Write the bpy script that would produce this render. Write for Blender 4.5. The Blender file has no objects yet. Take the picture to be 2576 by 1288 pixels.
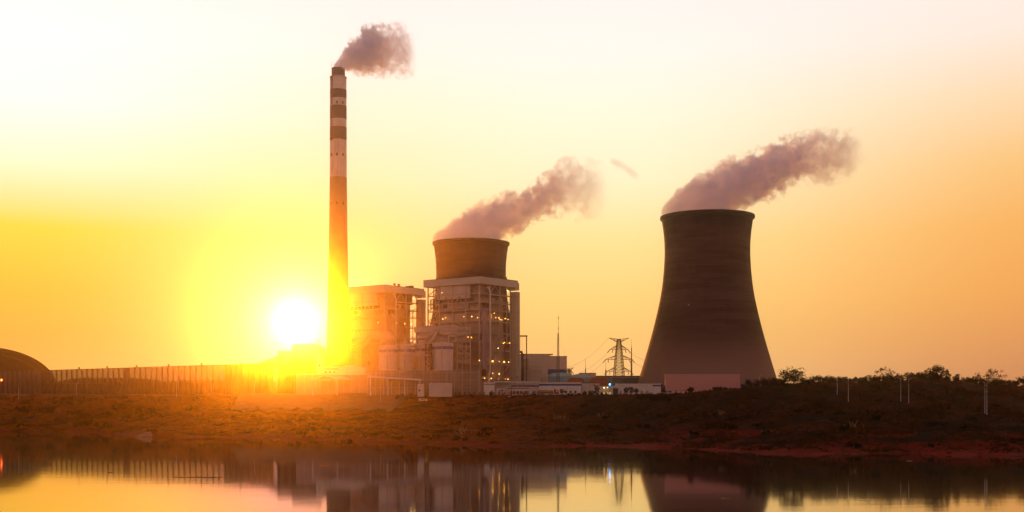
import bpy, bmesh, math, random
import numpy as np
from mathutils import Vector, Matrix, noise as mnoise

random.seed(7)
rng = np.random.default_rng(7)
sc = bpy.context.scene
COL = sc.collection
R = math.radians

# ------------------------------------------------------------------ camera
F = 2826.0            # focal length in pixels of a 2576 px wide frame
HORIZON = 985.0       # row of the horizon in that frame (1288 rows)
CAMZ = 25.0
cam_d = bpy.data.cameras.new("camera")
cam = bpy.data.objects.new("camera", cam_d)
COL.objects.link(cam)
cam.location = (0, 0, CAMZ)
cam.rotation_euler = (R(90), 0, 0)
cam_d.sensor_width = 36.0
cam_d.lens = 36.0 * F / 2576.0
cam_d.shift_y = (HORIZON - 644.0) / 2576.0
cam_d.clip_start = 1.0
cam_d.clip_end = 20000
sc.camera = cam

# ------------------------------------------------------------------ sun and sky
SUN_AZ = math.atan((744 - 1288) / F)                 # to the left of the view axis
SUN_EL = math.atan((985 - 812) / F * math.cos(SUN_AZ))
sun_dir = Vector((math.sin(SUN_AZ) * math.cos(SUN_EL), math.cos(SUN_AZ) * math.cos(SUN_EL), math.sin(SUN_EL)))
sun_d = bpy.data.lights.new("sun", 'SUN')
sun_d.energy = 4.6
sun_d.angle = R(0.5)
sun_d.color = (1.0, 0.26, 0.006)
sun = bpy.data.objects.new("sun", sun_d)
sun.rotation_euler = (-sun_dir).to_track_quat('-Z', 'Y').to_euler()
sun.location = (-300, 1500, 400)
COL.objects.link(sun)

sc.view_settings.view_transform = 'Standard'
sc.view_settings.look = 'None'
sc.view_settings.gamma = 1.0
sc.view_settings.exposure = 0.0
sc.view_settings.use_curve_mapping = False
sc.render.engine = 'CYCLES'
sc.cycles.use_denoising = True
sc.cycles.max_bounces = 16
sc.cycles.diffuse_bounces = 2
sc.cycles.glossy_bounces = 3
sc.cycles.transparent_max_bounces = 12
sc.cycles.volume_bounces = 14
sc.cycles.sample_clamp_indirect = 4.0

SKY_GAIN = 1.08

def lin(c):
    return tuple(((v / 255.0) / 12.92 if v <= 10 else (((v / 255.0) + 0.055) / 1.055) ** 2.4) for v in c)

W = bpy.data.worlds.new("World")
sc.world = W
W.use_nodes = True
nt = W.node_tree
nt.nodes.clear()

class NT:
    """tiny helper for wiring node trees"""
    def __init__(self, tree): self.t = tree
    def n(self, kind, **kw):
        x = self.t.nodes.new(kind)
        for k, v in kw.items():
            setattr(x, k, v)
        return x
    def link(self, a, b): self.t.links.new(a, b)
    def put(self, sock, v):
        if hasattr(v, 'is_output'): self.t.links.new(v, sock)
        else: sock.default_value = v
    def math(self, op, a, b=None, c=None, clamp=False):
        x = self.n('ShaderNodeMath', operation=op, use_clamp=clamp)
        self.put(x.inputs[0], a)
        if b is not None: self.put(x.inputs[1], b)
        if c is not None: self.put(x.inputs[2], c)
        return x.outputs[0]
    def smooth(self, v, lo, hi, a=0.0, b=1.0):
        x = self.n('ShaderNodeMapRange', interpolation_type='SMOOTHSTEP')
        self.put(x.inputs[0], v)
        x.inputs[1].default_value = lo; x.inputs[2].default_value = hi
        x.inputs[3].default_value = a; x.inputs[4].default_value = b
        return x.outputs[0]
    def mix(self, f, a, b, blend='MIX'):
        x = self.n('ShaderNodeMix', data_type='RGBA', blend_type=blend)
        self.put(x.inputs[0], f); self.put(x.inputs[6], a); self.put(x.inputs[7], b)
        return x.outputs[2]
    def ramp(self, f, stops, interp='LINEAR'):
        x = self.n('ShaderNodeValToRGB')
        self.put(x.inputs[0], f)
        e = x.color_ramp.elements
        x.color_ramp.interpolation = interp
        while len(e) < len(stops): e.new(0.5)
        for el, (p, c) in zip(e, stops):
            el.position = p; el.color = tuple(c) + (1.0,) if len(c) == 3 else c
        return x.outputs[0]
    def noise(self, vec, scale, detail=4, rough=0.55, dist=0.0):
        x = self.n('ShaderNodeTexNoise')
        if vec is not None: self.link(vec, x.inputs['Vector'])
        x.inputs['Scale'].default_value = scale; x.inputs['Detail'].default_value = detail
        x.inputs['Roughness'].default_value = rough; x.inputs['Distortion'].default_value = dist
        return x.outputs[0], x.outputs[1]

w = NT(nt)
tc = w.n('ShaderNodeTexCoord')
sep = w.n('ShaderNodeSeparateXYZ'); w.link(tc.outputs['Generated'], sep.inputs[0])
az = w.math('MULTIPLY', w.math('ARCTAN2', sep.outputs[0], sep.outputs[1]), 180 / math.pi)
el = w.math('MULTIPLY', w.math('ARCSINE', sep.outputs[2]), 180 / math.pi)
ELMAX = 40.0
te = w.math('DIVIDE', el, ELMAX, clamp=True)
ELS = (0.0, 1.1, 2.7, 4.75, 7.75, 10.7, 13.6, 16.5, 19.2, 32.0)
def skyramp(cols):
    return w.ramp(te, [(e / ELMAX, lin(c)) for e, c in zip(ELS, cols)])
TOPC = (120, 100, 98)
left = skyramp([(246, 176, 96), (247, 177, 90), (250, 171, 70), (255, 184, 58), (255, 213, 62), (255, 249, 212), (255, 255, 251), (255, 255, 254), (255, 246, 244), TOPC])
mid = skyramp([(242, 186, 122), (244, 191, 124), (244, 193, 117), (250, 205, 124), (254, 222, 150), (255, 239, 200), (255, 245, 221), (255, 245, 238), (254, 241, 239), TOPC])
right = skyramp([(200, 134, 90), (206, 140, 92), (220, 150, 90), (234, 162, 86), (240, 173, 93), (243, 192, 121), (246, 214, 174), (250, 230, 219), (251, 235, 229), TOPC])
c = w.mix(w.smooth(az, -23, -3), left, mid)
c = w.mix(w.smooth(az, 5, 27), c, right)
# behind the viewer: the dim rosy half of the evening sky
back = w.ramp(te, [(0.0, lin((232, 170, 142))), (0.35, lin((204, 174, 200))), (1.0, lin((80, 70, 88)))])
aaz = w.math('ABSOLUTE', az)
c = w.mix(w.smooth(aaz, 34, 100), c, back)
c = w.mix(w.smooth(el, 19, 34), c, lin((72, 62, 74)) + (1,))
# glow and disc of the low sun
dot = w.n('ShaderNodeVectorMath', operation='DOT_PRODUCT')
nrm = w.n('ShaderNodeVectorMath', operation='NORMALIZE'); w.link(tc.outputs['Generated'], nrm.inputs[0])
w.link(nrm.outputs[0], dot.inputs[0]); dot.inputs[1].default_value = sun_dir
ang = w.math('MULTIPLY', w.math('ARCCOSINE', w.math('MINIMUM', dot.outputs['Value'], 1.0)), 180 / math.pi)
halo = w.math('EXPONENT', w.math('DIVIDE', ang, -2.5))
disc = w.math('EXPONENT', w.math('MULTIPLY', w.math('POWER', w.math('DIVIDE', ang, 0.95), 1.3), -1.0))
glow = w.mix(1.0, (1.0, 0.78, 0.30, 1), (1, 1, 1, 1), 'MULTIPLY')
def scale(col, f):
    x = w.n('ShaderNodeVectorMath', operation='SCALE'); w.put(x.inputs[0], col); w.put(x.inputs[3], f); return x.outputs[0]
def add(a, b):
    x = w.n('ShaderNodeVectorMath', operation='ADD'); w.link(a, x.inputs[0]); w.link(b, x.inputs[1]); return x.outputs[0]
gau = w.math('EXPONENT', w.math('MULTIPLY', w.math('POWER', w.math('DIVIDE', ang, 4.2), 2.0), -1.0))
gau2 = w.math('MULTIPLY', w.math('EXPONENT', w.math('MULTIPLY', w.math('POWER', w.math('DIVIDE', ang, 9.0), 2.0), -1.0)), 0.62)
c = w.mix(gau2, c, (0.9, 0.36, 0.09, 1))
c = scale(w.mix(gau, c, (0.45, 0.05, 0.03, 1)), SKY_GAIN)
c = add(c, scale((1.0, 0.56, 0.60), w.math('MULTIPLY', halo, 1.15)))
c = add(c, scale((1.0, 0.90, 0.80), w.math('MULTIPLY', disc, 0.5)))
bg = w.n('ShaderNodeBackground'); w.link(c, bg.inputs[0]); bg.inputs[1].default_value = 1.0
sky = w.n('ShaderNodeTexSky', sky_type='NISHITA')
sky.sun_disc = False
sky.sun_elevation = SUN_EL
sky.sun_rotation = SUN_AZ
sky.dust_density = 3.0
bg2 = w.n('ShaderNodeBackground'); w.link(sky.outputs[0], bg2.inputs[0]); bg2.inputs[1].default_value = 0.004
addn = w.n('ShaderNodeAddShader'); w.link(bg.outputs[0], addn.inputs[0]); w.link(bg2.outputs[0], addn.inputs[1])
out = w.n('ShaderNodeOutputWorld'); w.link(addn.outputs[0], out.inputs[0])

# ------------------------------------------------------------------ materials
def mat(name, c1, c2=None, scale_=0.3, rough=0.8, metal=0.0, lines=None, bump=0.0, stretch=(1, 1, 1), spec=0.3, streak=0.0):
    """mottled procedural paint / concrete / steel; lines = (vertical spacing m, depth) of panel joints"""
    m = bpy.data.materials.new(name); m.use_nodes = True
    t = NT(m.node_tree); m.node_tree.nodes.clear()
    o = t.n('ShaderNodeOutputMaterial'); b = t.n('ShaderNodeBsdfPrincipled')
    t.link(b.outputs[0], o.inputs[0])
    b.inputs['Roughness'].default_value = rough; b.inputs['Metallic'].default_value = metal
    b.inputs['Specular IOR Level'].default_value = spec
    if c2 is None: c2 = tuple(x * 0.72 for x in c1)
    tc = t.n('ShaderNodeTexCoord'); mp = t.n('ShaderNodeMapping'); t.link(tc.outputs['Object'], mp.inputs[0])
    mp.inputs['Scale'].default_value = stretch
    f, _ = t.noise(mp.outputs[0], scale_, 6, 0.6)
    f = t.smooth(f, 0.35, 0.68)
    col = t.mix(f, tuple(c1) + (1,), tuple(c2) + (1,))
    if streak:
        mp2 = t.n('ShaderNodeMapping'); t.link(tc.outputs['Object'], mp2.inputs[0]); mp2.inputs['Scale'].default_value = (1, 1, 0.06)
        g, _ = t.noise(mp2.outputs[0], 0.9, 4, 0.6)
        col = t.mix(t.math('MULTIPLY', t.smooth(g, 0.5, 0.72), streak), col, tuple(x * 0.35 for x in c1) + (1,))
    if lines:
        s = t.n('ShaderNodeSeparateXYZ'); t.link(tc.outputs['Object'], s.inputs[0])
        a = t.math('PINGPONG', s.outputs[2], lines[0] / 2)
        h = t.smooth(a, 0.0, lines[0] * 0.09, 1.0, 0.0)
        if len(lines) > 2:
            xy = t.math('ADD', s.outputs[0], s.outputs[1])
            h = t.math('MAXIMUM', h, t.smooth(t.math('PINGPONG', xy, lines[2] / 2), 0.0, lines[2] * 0.07, 1.0, 0.0))
        col = t.mix(t.math('MULTIPLY', h, lines[1]), col, tuple(x * 0.4 for x in c1) + (1,))
    t.link(col, b.inputs['Base Color'])
    if bump:
        bp = t.n('ShaderNodeBump'); bp.inputs['Strength'].default_value = bump; bp.inputs['Distance'].default_value = 0.3
        g, _ = t.noise(mp.outputs[0], scale_ * 3, 5, 0.6); t.link(g, bp.inputs['Height']); t.link(bp.outputs[0], b.inputs['Normal'])
    return m

def lampmat(name, col, strength):
    m = bpy.data.materials.new(name); m.use_nodes = True
    t = NT(m.node_tree); m.node_tree.nodes.clear()
    o = t.n('ShaderNodeOutputMaterial'); e = t.n('ShaderNodeEmission')
    e.inputs[0].default_value = tuple(col) + (1,); e.inputs[1].default_value = strength
    t.link(e.outputs[0], o.inputs[0])
    return m

# ------------------------------------------------------------------ mesh building
class MB:
    def __init__(self): self.v = []; self.f = []; self.sm = []
    def add(self, vs, fs, smooth=False):
        b = len(self.v); self.v.extend(tuple(p) for p in vs)
        self.f.extend(tuple(b + i for i in q) for q in fs); self.sm.extend([smooth] * len(fs)); return self
    def box(self, x0, x1, y0, y1, z0, z1):
        vs = [(x0, y0, z0), (x1, y0, z0), (x1, y1, z0), (x0, y1, z0), (x0, y0, z1), (x1, y0, z1), (x1, y1, z1), (x0, y1, z1)]
        return self.add(vs, [(3, 2, 1, 0), (4, 5, 6, 7), (0, 1, 5, 4), (1, 2, 6, 5), (2, 3, 7, 6), (3, 0, 4, 7)])
    def tube(self, p, q, r0, r1=None, n=8, caps=True):
        p = Vector(p); q = Vector(q); r1 = r0 if r1 is None else r1
        d = (q - p)
        if d.length < 1e-6: return self
        d.normalize()
        u = d.orthogonal().normalized() if abs(d.z) > 0.9 else d.cross(Vector((0, 0, 1))).normalized()
        v = d.cross(u)
        a0 = math.pi / n
        vs = []
        for c_, r in ((p, r0), (q, r1)):
            for k in range(n):
                a = a0 + 2 * math.pi * k / n
                vs.append(c_ + u * (r * math.cos(a)) + v * (r * math.sin(a)))
        fs = [(k, (k + 1) % n, n + (k + 1) % n, n + k) for k in range(n)]
        self.add(vs, fs, n > 6)
        if caps: self.add(vs, [tuple(range(n - 1, -1, -1)), tuple(range(n, 2 * n))])
        return self
    def bar(self, p, q, w_): return self.tube(p, q, w_ * 0.7071, n=4)
    def path(self, pts, r, n=8):
        for a, b in zip(pts[:-1], pts[1:]): self.tube(a, b, r, n=n)
        return self
    def lathe(self, prof, n=32, c=(0, 0), smooth=True, caps=False):
        vs = []
        for r, z in prof:
            for k in range(n):
                a = 2 * math.pi * k / n
                vs.append((c[0] + r * math.cos(a), c[1] + r * math.sin(a), z))
        fs = []
        for i in range(len(prof) - 1):
            for k in range(n):
                fs.append((i * n + k, i * n + (k + 1) % n, (i + 1) * n + (k + 1) % n, (i + 1) * n + k))
        self.add(vs, fs, smooth)
        if caps:
            m_ = (len(prof) - 1) * n
            self.add(vs, [tuple(range(n - 1, -1, -1)), tuple(range(m_, m_ + n))])
        return self
    def prism(self, poly, y0, y1, axis='y'):
        """poly of (x,z) pushed along y (or of (y,z) along x)"""
        n = len(poly)
        g = (lambda a, b, t: (a, t, b)) if axis == 'y' else (lambda a, b, t: (t, a, b))
        vs = [g(a, b, y0) for a, b in poly] + [g(a, b, y1) for a, b in poly]
        fs = [tuple(range(n)), tuple(range(2 * n - 1, n - 1, -1))] + [(k, n + k, n + (k + 1) % n, (k + 1) % n) for k in range(n)]
        return self.add(vs, fs)
    def ball(self, c, r, n=8, sz=1.0):
        prof = [(max(1e-3, r * math.sin(math.pi * k / (n // 2))), c[2] - r * sz * math.cos(math.pi * k / (n // 2))) for k in range(n // 2 + 1)]
        return self.lathe(prof, n, (c[0], c[1]))
    def mesh(self, name):
        me = bpy.data.meshes.new(name)
        me.from_pydata(self.v, [], self.f)
        me.polygons.foreach_set('use_smooth', self.sm)
        me.update()
        bm = bmesh.new(); bm.from_mesh(me)
        bmesh.ops.recalc_face_normals(bm, faces=bm.faces); bm.to_mesh(me); bm.free()
        return me
    def build(self, name, m, parent=None, loc=None, label=None):
        o = bpy.data.objects.new(name, self.mesh(name))
        o.data.materials.append(m)
        if parent is not None: o.parent = parent
        if loc is not None: o.location = loc
        if label: o['label'] = label
        COL.objects.link(o)
        return o

def tag(o, label=None, cat=None, group=None, kind=None):
    if label: o['label'] = label
    if cat: o['category'] = cat
    if group: o['group'] = group
    if kind: o['kind'] = kind
    return o

def thing(name, label, cat, loc=(0, 0, 0), rz=0.0, group=None):
    o = bpy.data.objects.new(name, None); COL.objects.link(o)
    o.empty_display_size = 1.0
    o.location = loc; o.rotation_euler = (0, 0, rz)
    return tag(o, label, cat, group)

KIDS = {}
def copy_tree(o, parent=None):
    c_ = o.copy(); COL.objects.link(c_)
    if parent is not None: c_.parent = parent
    for ch in list(o.children): copy_tree(ch, c_)
    return c_

def dup(root, loc, rz, label, group=None, scale_=None):
    c_ = copy_tree(root)
    c_.location = loc; c_.rotation_euler = (0, 0, rz); c_['label'] = label
    if group: c_['group'] = group
    if scale_: c_.scale = scale_
    return c_

def P(u, v, D):
    """point at depth D seen at column u, row v of the 2576 px frame"""
    return Vector(((u - 1288) * D / F, D, CAMZ - (v - HORIZON) * D / F))
def PX(u, D): return (u - 1288) * D / F
def PZ(v, D): return CAMZ - (v - HORIZON) * D / F

# ------------------------------------------------------------------ terrain
SHORE = [(-1500, 730), (-700, 725), (-450, 716), (-322, 706), (-259, 693), (-226, 652), (-202, 618), (-171, 616), (-141, 612), (-99, 578), (-65, 545), (-25, 524), (2, 505),
         (37, 514), (65, 503), (86, 478), (105, 454), (137, 448), (158, 455), (172, 442), (197, 434), (300, 420), (700, 410), (1500, 410)]
EDGE = [(-1500, 778), (-150, 772), (-25, 742), (20, 716), (60, 690), (90, 645), (136, 592), (300, 580), (1500, 580)]
TOPZ = [(-1500, 22.3), (60, 22.6), (92, 23.0), (120, 26.0), (140, 29.0), (160, 29.5), (200, 29.8), (222, 31.6), (242, 28.8), (264, 28.0), (340, 30), (600, 27), (1500, 26)]
G = 23.0              # level of the works yard

def ip(tab, x): return np.interp(x, [a for a, b in tab], [b for a, b in tab])
_ph = rng.uniform(0, 6.28, (14, 3))
def bumps(x, y, L):
    """cheap band of sums of sines, roughly -1..1"""
    s = 0
    for i in range(7):
        a = 2 * math.pi * (i * 0.137 + 0.05)
        k = 2 * math.pi / (L * (0.6 + 0.13 * i))
        s = s + np.sin(k * (x * math.cos(a * 3.1) + y * math.sin(a * 3.1)) + _ph[i, 0] + 0.8 * np.sin(k * 0.37 * (x - y) + _ph[i, 1]))
    return s / 3.2

def terrain(x, y):
    x = np.asarray(x, float); y = np.asarray(y, float)
    s0 = ip(SHORE, x) + 3.0 * bumps(x, x * 0.3, 26) ; e0 = ip(EDGE, x); t0 = ip(TOPZ, x)
    s = (y - s0) / (e0 - s0)
    wr = np.clip((x - 40) / 110.0, 0, 1)            # the hill on the right has a fuller slope
    pl = np.interp(s, [-3, -0.4, 0, 0.04, 0.30, 0.60, 0.80, 0.90, 1.0], [-0.3, -0.12, 0, 0.05, 0.17, 0.30, 0.50, 0.72, 1.0])
    pr = np.interp(s, [-3, -0.4, 0, 0.05, 0.25, 0.50, 0.75, 0.90, 1.0], [-0.3, -0.12, 0, 0.055, 0.24, 0.47, 0.74, 0.91, 1.0])
    z = t0 * (pl * (1 - wr) + pr * wr)
    veg = np.clip(s / 0.08, 0, 1) * np.clip((1.12 - s) / 0.15, 0, 1)
    z = z + veg * (0.9 * bumps(x, y, 22) + 0.5 * bumps(x + 40, y - 13, 7.5))
    past = np.clip((y - e0) / 90.0, 0, 1); past = past * past * (3 - 2 * past)
    z = np.where(y > e0, t0 * (1 - past) + G * past + veg * 0.6 * bumps(x, y, 22) * (wr > 0.3), z)
    return np.maximum(z, -2.5)

def tz(x, y): return float(terrain(x, y))
def hit(u, v, d0=400.0, d1=800.0):
    """first point of the ground along the ray through (u, v)"""
    d = d0
    while d < d1:
        p = P(u, v, d)
        if p.z <= tz(p.x, p.y): return p
        d += 1.0
    p = P(u, v, d1); p.z = tz(p.x, p.y); return p

xs = np.concatenate([np.linspace(-1650, -460, 16), np.arange(-450, 450, 2.5), np.linspace(460, 1650, 16)])
ys = np.concatenate([np.linspace(330, 395, 5), np.arange(400, 800, 2.5), np.linspace(805, 1115, 10)])
XX, YY = np.meshgrid(xs, ys)
ZZ = terrain(XX, YY)
nx, ny = len(xs), len(ys)
me = bpy.data.meshes.new("ground")
verts = np.stack([XX, YY, ZZ], -1).reshape(-1, 3)
idx = np.arange(nx * ny).reshape(ny, nx)
faces = np.stack([idx[:-1, :-1], idx[:-1, 1:], idx[1:, 1:], idx[1:, :-1]], -1).reshape(-1, 4)
me.from_pydata(verts.tolist(), [], faces.tolist()); me.polygons.foreach_set('use_smooth', [True] * len(faces)); me.update()
ground = bpy.data.objects.new("ground", me); COL.objects.link(ground); ground['kind'] = 'structure'
m = bpy.data.materials.new("ground_soil"); m.use_nodes = True
t = NT(m.node_tree); b = m.node_tree.nodes['Principled BSDF']; b.inputs['Roughness'].default_value = 0.95; b.inputs['Specular IOR Level'].default_value = 0.1
tcg = t.n('ShaderNodeTexCoord'); so = t.n('ShaderNodeSeparateXYZ'); t.link(tcg.outputs['Object'], so.inputs[0])
mp = t.n('ShaderNodeMapping'); t.link(tcg.outputs['Object'], mp.inputs[0]); mp.inputs['Scale'].default_value = (0.45, 1, 1)
f1, _ = t.noise(mp.outputs[0], 0.07, 7, 0.62); f2, _ = t.noise(mp.outputs[0], 0.35, 5, 0.6)
cg = t.mix(t.smooth(f1, 0.38, 0.62), (0.028, 0.018, 0.004, 1), (0.080, 0.026, 0.006, 1))
dry = t.math('MULTIPLY', t.smooth(so.outputs[0], -40, 70, 1.0, 0.12), t.smooth(f1, 0.40, 0.52))  # orange dry patches; their fade to the right puts sun glow into the soil colour
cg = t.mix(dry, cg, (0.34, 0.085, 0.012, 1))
cg = t.mix(t.smooth(f2, 0.46, 0.66), cg, (0.014, 0.010, 0.004, 1))
red = t.math('MULTIPLY', t.math('MULTIPLY', t.smooth(so.outputs[2], 5.0, 9.5, 1.0, 0.0), t.smooth(so.outputs[0], 40, 90)), t.smooth(f1, 0.44, 0.56))
cg = t.mix(red, cg, (0.24, 0.026, 0.010, 1))
mudn, _ = t.noise(mp.outputs[0], 0.05, 5, 0.6)
mud = t.math('MULTIPLY', t.smooth(so.outputs[2], 0.9, 2.4, 1.0, 0.0), t.smooth(mudn, 0.38, 0.52))
cg = t.mix(mud, cg, (0.34, 0.040, 0.016, 1))
yard = t.math('MULTIPLY', t.smooth(so.outputs[1], 745, 775), t.smooth(so.outputs[2], 21.2, 22.6))
cg = t.mix(yard, cg, (0.16, 0.11, 0.07, 1))
t.link(cg, b.inputs['Base Color'])
bp = t.n('ShaderNodeBump'); bp.inputs['Strength'].default_value = 0.7; bp.inputs['Distance'].default_value = 0.8
t.link(f2, bp.inputs['Height']); t.link(bp.outputs[0], b.inputs['Normal'])
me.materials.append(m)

# sloping paved embankment under the yard edge, laid just above the soil
def embankment():
    n_u, n_s = 60, 8
    vs = []; x0, x1 = PX(600, 765), PX(1035, 745)
    for j in range(n_s + 1):
        for i in range(n_u + 1):
            fr = i / n_u; x = x0 + (x1 - x0) * fr
            e = float(ip(EDGE, x)); s0 = float(ip(SHORE, x))
            s = 0.815 + 0.19 * j / n_s
            wob = 0.012 * math.sin(i * 0.9) + 0.01 * math.sin(i * 2.3)
            if i > n_u - 5: s = max(s, 0.815 + 0.19 * (i - n_u + 5) / 5.0)
            s = min(s + wob * (1 - j / n_s), 1.004)
            y = s0 + s * (e - s0)
            base = float(ip(TOPZ, x)) * np.interp(s, [0.6, 0.80, 0.90, 1.0], [0.30, 0.50, 0.72, 1.0])
            vs.append((x, y, max(base, tz(x, y)) + 0.35))
    N = n_u + 1; fs = [(j * N + i, j * N + i + 1, (j + 1) * N + i + 1, (j + 1) * N + i) for j in range(n_s) for i in range(n_u)]
    mb = MB().add(vs, fs, True)
    o = mb.build("embankment", mat("paved_slope", (0.24, 0.15, 0.085), (0.16, 0.10, 0.055), 0.25, 0.9, lines=(1.4, 0.25, 9.0)))
    md = o.modifiers.new("thickness", 'SOLIDIFY'); md.thickness = 1.0; md.offset = -1
    o['kind'] = 'structure'
embankment()

# ------------------------------------------------------------------ water
wm = MB().add([(-1650, -400, 0), (1650, -400, 0), (1650, 760, 0), (-1650, 760, 0)], [(0, 1, 2, 3)]).build("water", bpy.data.materials.new("river_water"))
wm['kind'] = 'structure'
m = wm.data.materials[0]; m.use_nodes = True
t = NT(m.node_tree); b = m.node_tree.nodes['Principled BSDF']
b.inputs['Base Color'].default_value = (0.012, 0.006, 0.004, 1); b.inputs['Roughness'].default_value = 0.055; b.inputs['IOR'].default_value = 1.36; b.inputs['Coat Weight'].default_value = 0.8; b.inputs['Coat IOR'].default_value = 1.36; b.inputs['Coat Roughness'].default_value = 0.05
tcg = t.n('ShaderNodeTexCoord'); mp = t.n('ShaderNodeMapping'); t.link(tcg.outputs['Object'], mp.inputs[0]); mp.inputs['Scale'].default_value = (0.10, 0.5, 1)
h1, _ = t.noise(mp.outputs[0], 1.0, 3, 0.5)
mp2 = t.n('ShaderNodeMapping'); t.link(tcg.outputs['Object'], mp2.inputs[0]); mp2.inputs['Scale'].default_value = (0.012, 0.035, 1)
h2, _ = t.noise(mp2.outputs[0], 1.0, 3, 0.5)
amp = t.smooth(h2, 0.42, 0.62, 0.25, 1.0)
bp = t.n('ShaderNodeBump'); bp.inputs['Strength'].default_value = 1.0; bp.inputs['Distance'].default_value = 0.012
t.link(t.math('MULTIPLY', h1, amp), bp.inputs['Height']); t.link(bp.outputs[0], b.inputs['Normal']); t.link(bp.outputs[0], b.inputs['Coat Normal'])

# ------------------------------------------------------------------ haze
hz = MB().box(-1700, 1700, -450, 1130, -3.5, 345).build("haze", bpy.data.materials.new("evening_haze"))
hz['kind'] = 'stuff'
m = hz.data.materials[0]; m.use_nodes = True
t = NT(m.node_tree); m.node_tree.nodes.clear()
o = t.n('ShaderNodeOutputMaterial'); pv = t.n('ShaderNodeVolumePrincipled')
pv.inputs['Color'].default_value = (1.0, 0.84, 0.62, 1); pv.inputs['Density'].default_value = HAZE if 'HAZE' in globals() else 1.5e-4
pv.inputs['Anisotropy'].default_value = 0.985
t.link(pv.outputs[0], o.inputs['Volume'])

# ------------------------------------------------------------------ shared materials
CONC = mat("weathered_concrete", (0.30, 0.19, 0.135), (0.21, 0.125, 0.09), 0.06, 0.95, lines=(1.35, 0.22), streak=0.35, stretch=(1, 1, 5))
CONC_LIGHT = mat("pale_concrete", (0.46, 0.40, 0.33), (0.38, 0.32, 0.26), 0.1, 0.9, lines=(3.0, 0.18))
CASING = mat("dark_casing", (0.60, 0.41, 0.25), (0.44, 0.29, 0.165), 0.12, 0.8, lines=(2.0, 0.35, 3.1))
CASING2 = mat("tan_casing", (0.66, 0.49, 0.31), (0.55, 0.40, 0.25), 0.15, 0.75, lines=(1.5, 0.3, 2.2))
STEEL = mat("galvanised_steel", (0.60, 0.48, 0.30), (0.48, 0.38, 0.235), 0.4, 0.6, 0.1)
DSTEEL = mat("dark_painted_steel", (0.055, 0.035, 0.028), (0.03, 0.02, 0.016), 0.5, 0.6)
CLAD = mat("pale_cladding", (0.72, 0.59, 0.39), (0.62, 0.50, 0.33), 0.08, 0.6, lines=(30.0, 0.0, 1.1), streak=0.15)
WHITE = mat("white_paint", (0.82, 0.71, 0.50), (0.74, 0.63, 0.43), 0.2, 0.6, streak=0.12)
BLUE = mat("blue_stripe_paint", (0.020, 0.045, 0.20), (0.03, 0.05, 0.16), 0.3, 0.6)
GREYBLUE = mat("greyed_blue_paint", (0.24, 0.20, 0.25), (0.20, 0.17, 0.22), 0.3, 0.7)
BROWN = mat("brown_steel", (0.13, 0.075, 0.05), (0.085, 0.05, 0.035), 0.3, 0.75)
GLASS = mat("dark_glass", (0.02, 0.02, 0.025), (0.03, 0.03, 0.03), 0.5, 0.12, spec=0.6)
REDP = mat("red_paint", (0.42, 0.02, 0.018), (0.30, 0.015, 0.015), 0.6, 0.4)
RUSTP = mat("rust_red_paint", (0.40, 0.085, 0.035), (0.28, 0.05, 0.022), 0.25, 0.8, streak=0.4)
LAMP = lampmat("sodium_lamp_glow", (1.0, 0.42, 0.06), 5.5)
LAMPW = lampmat("warm_lamp_glow", (1.0, 0.60, 0.22), 5.0)
LAMPR = lampmat("red_lamp_glow", (1.0, 0.10, 0.02), 14.0)
LAMPB = lampmat("blue_lamp_glow", (0.05, 0.35, 1.0), 14.0)

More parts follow.
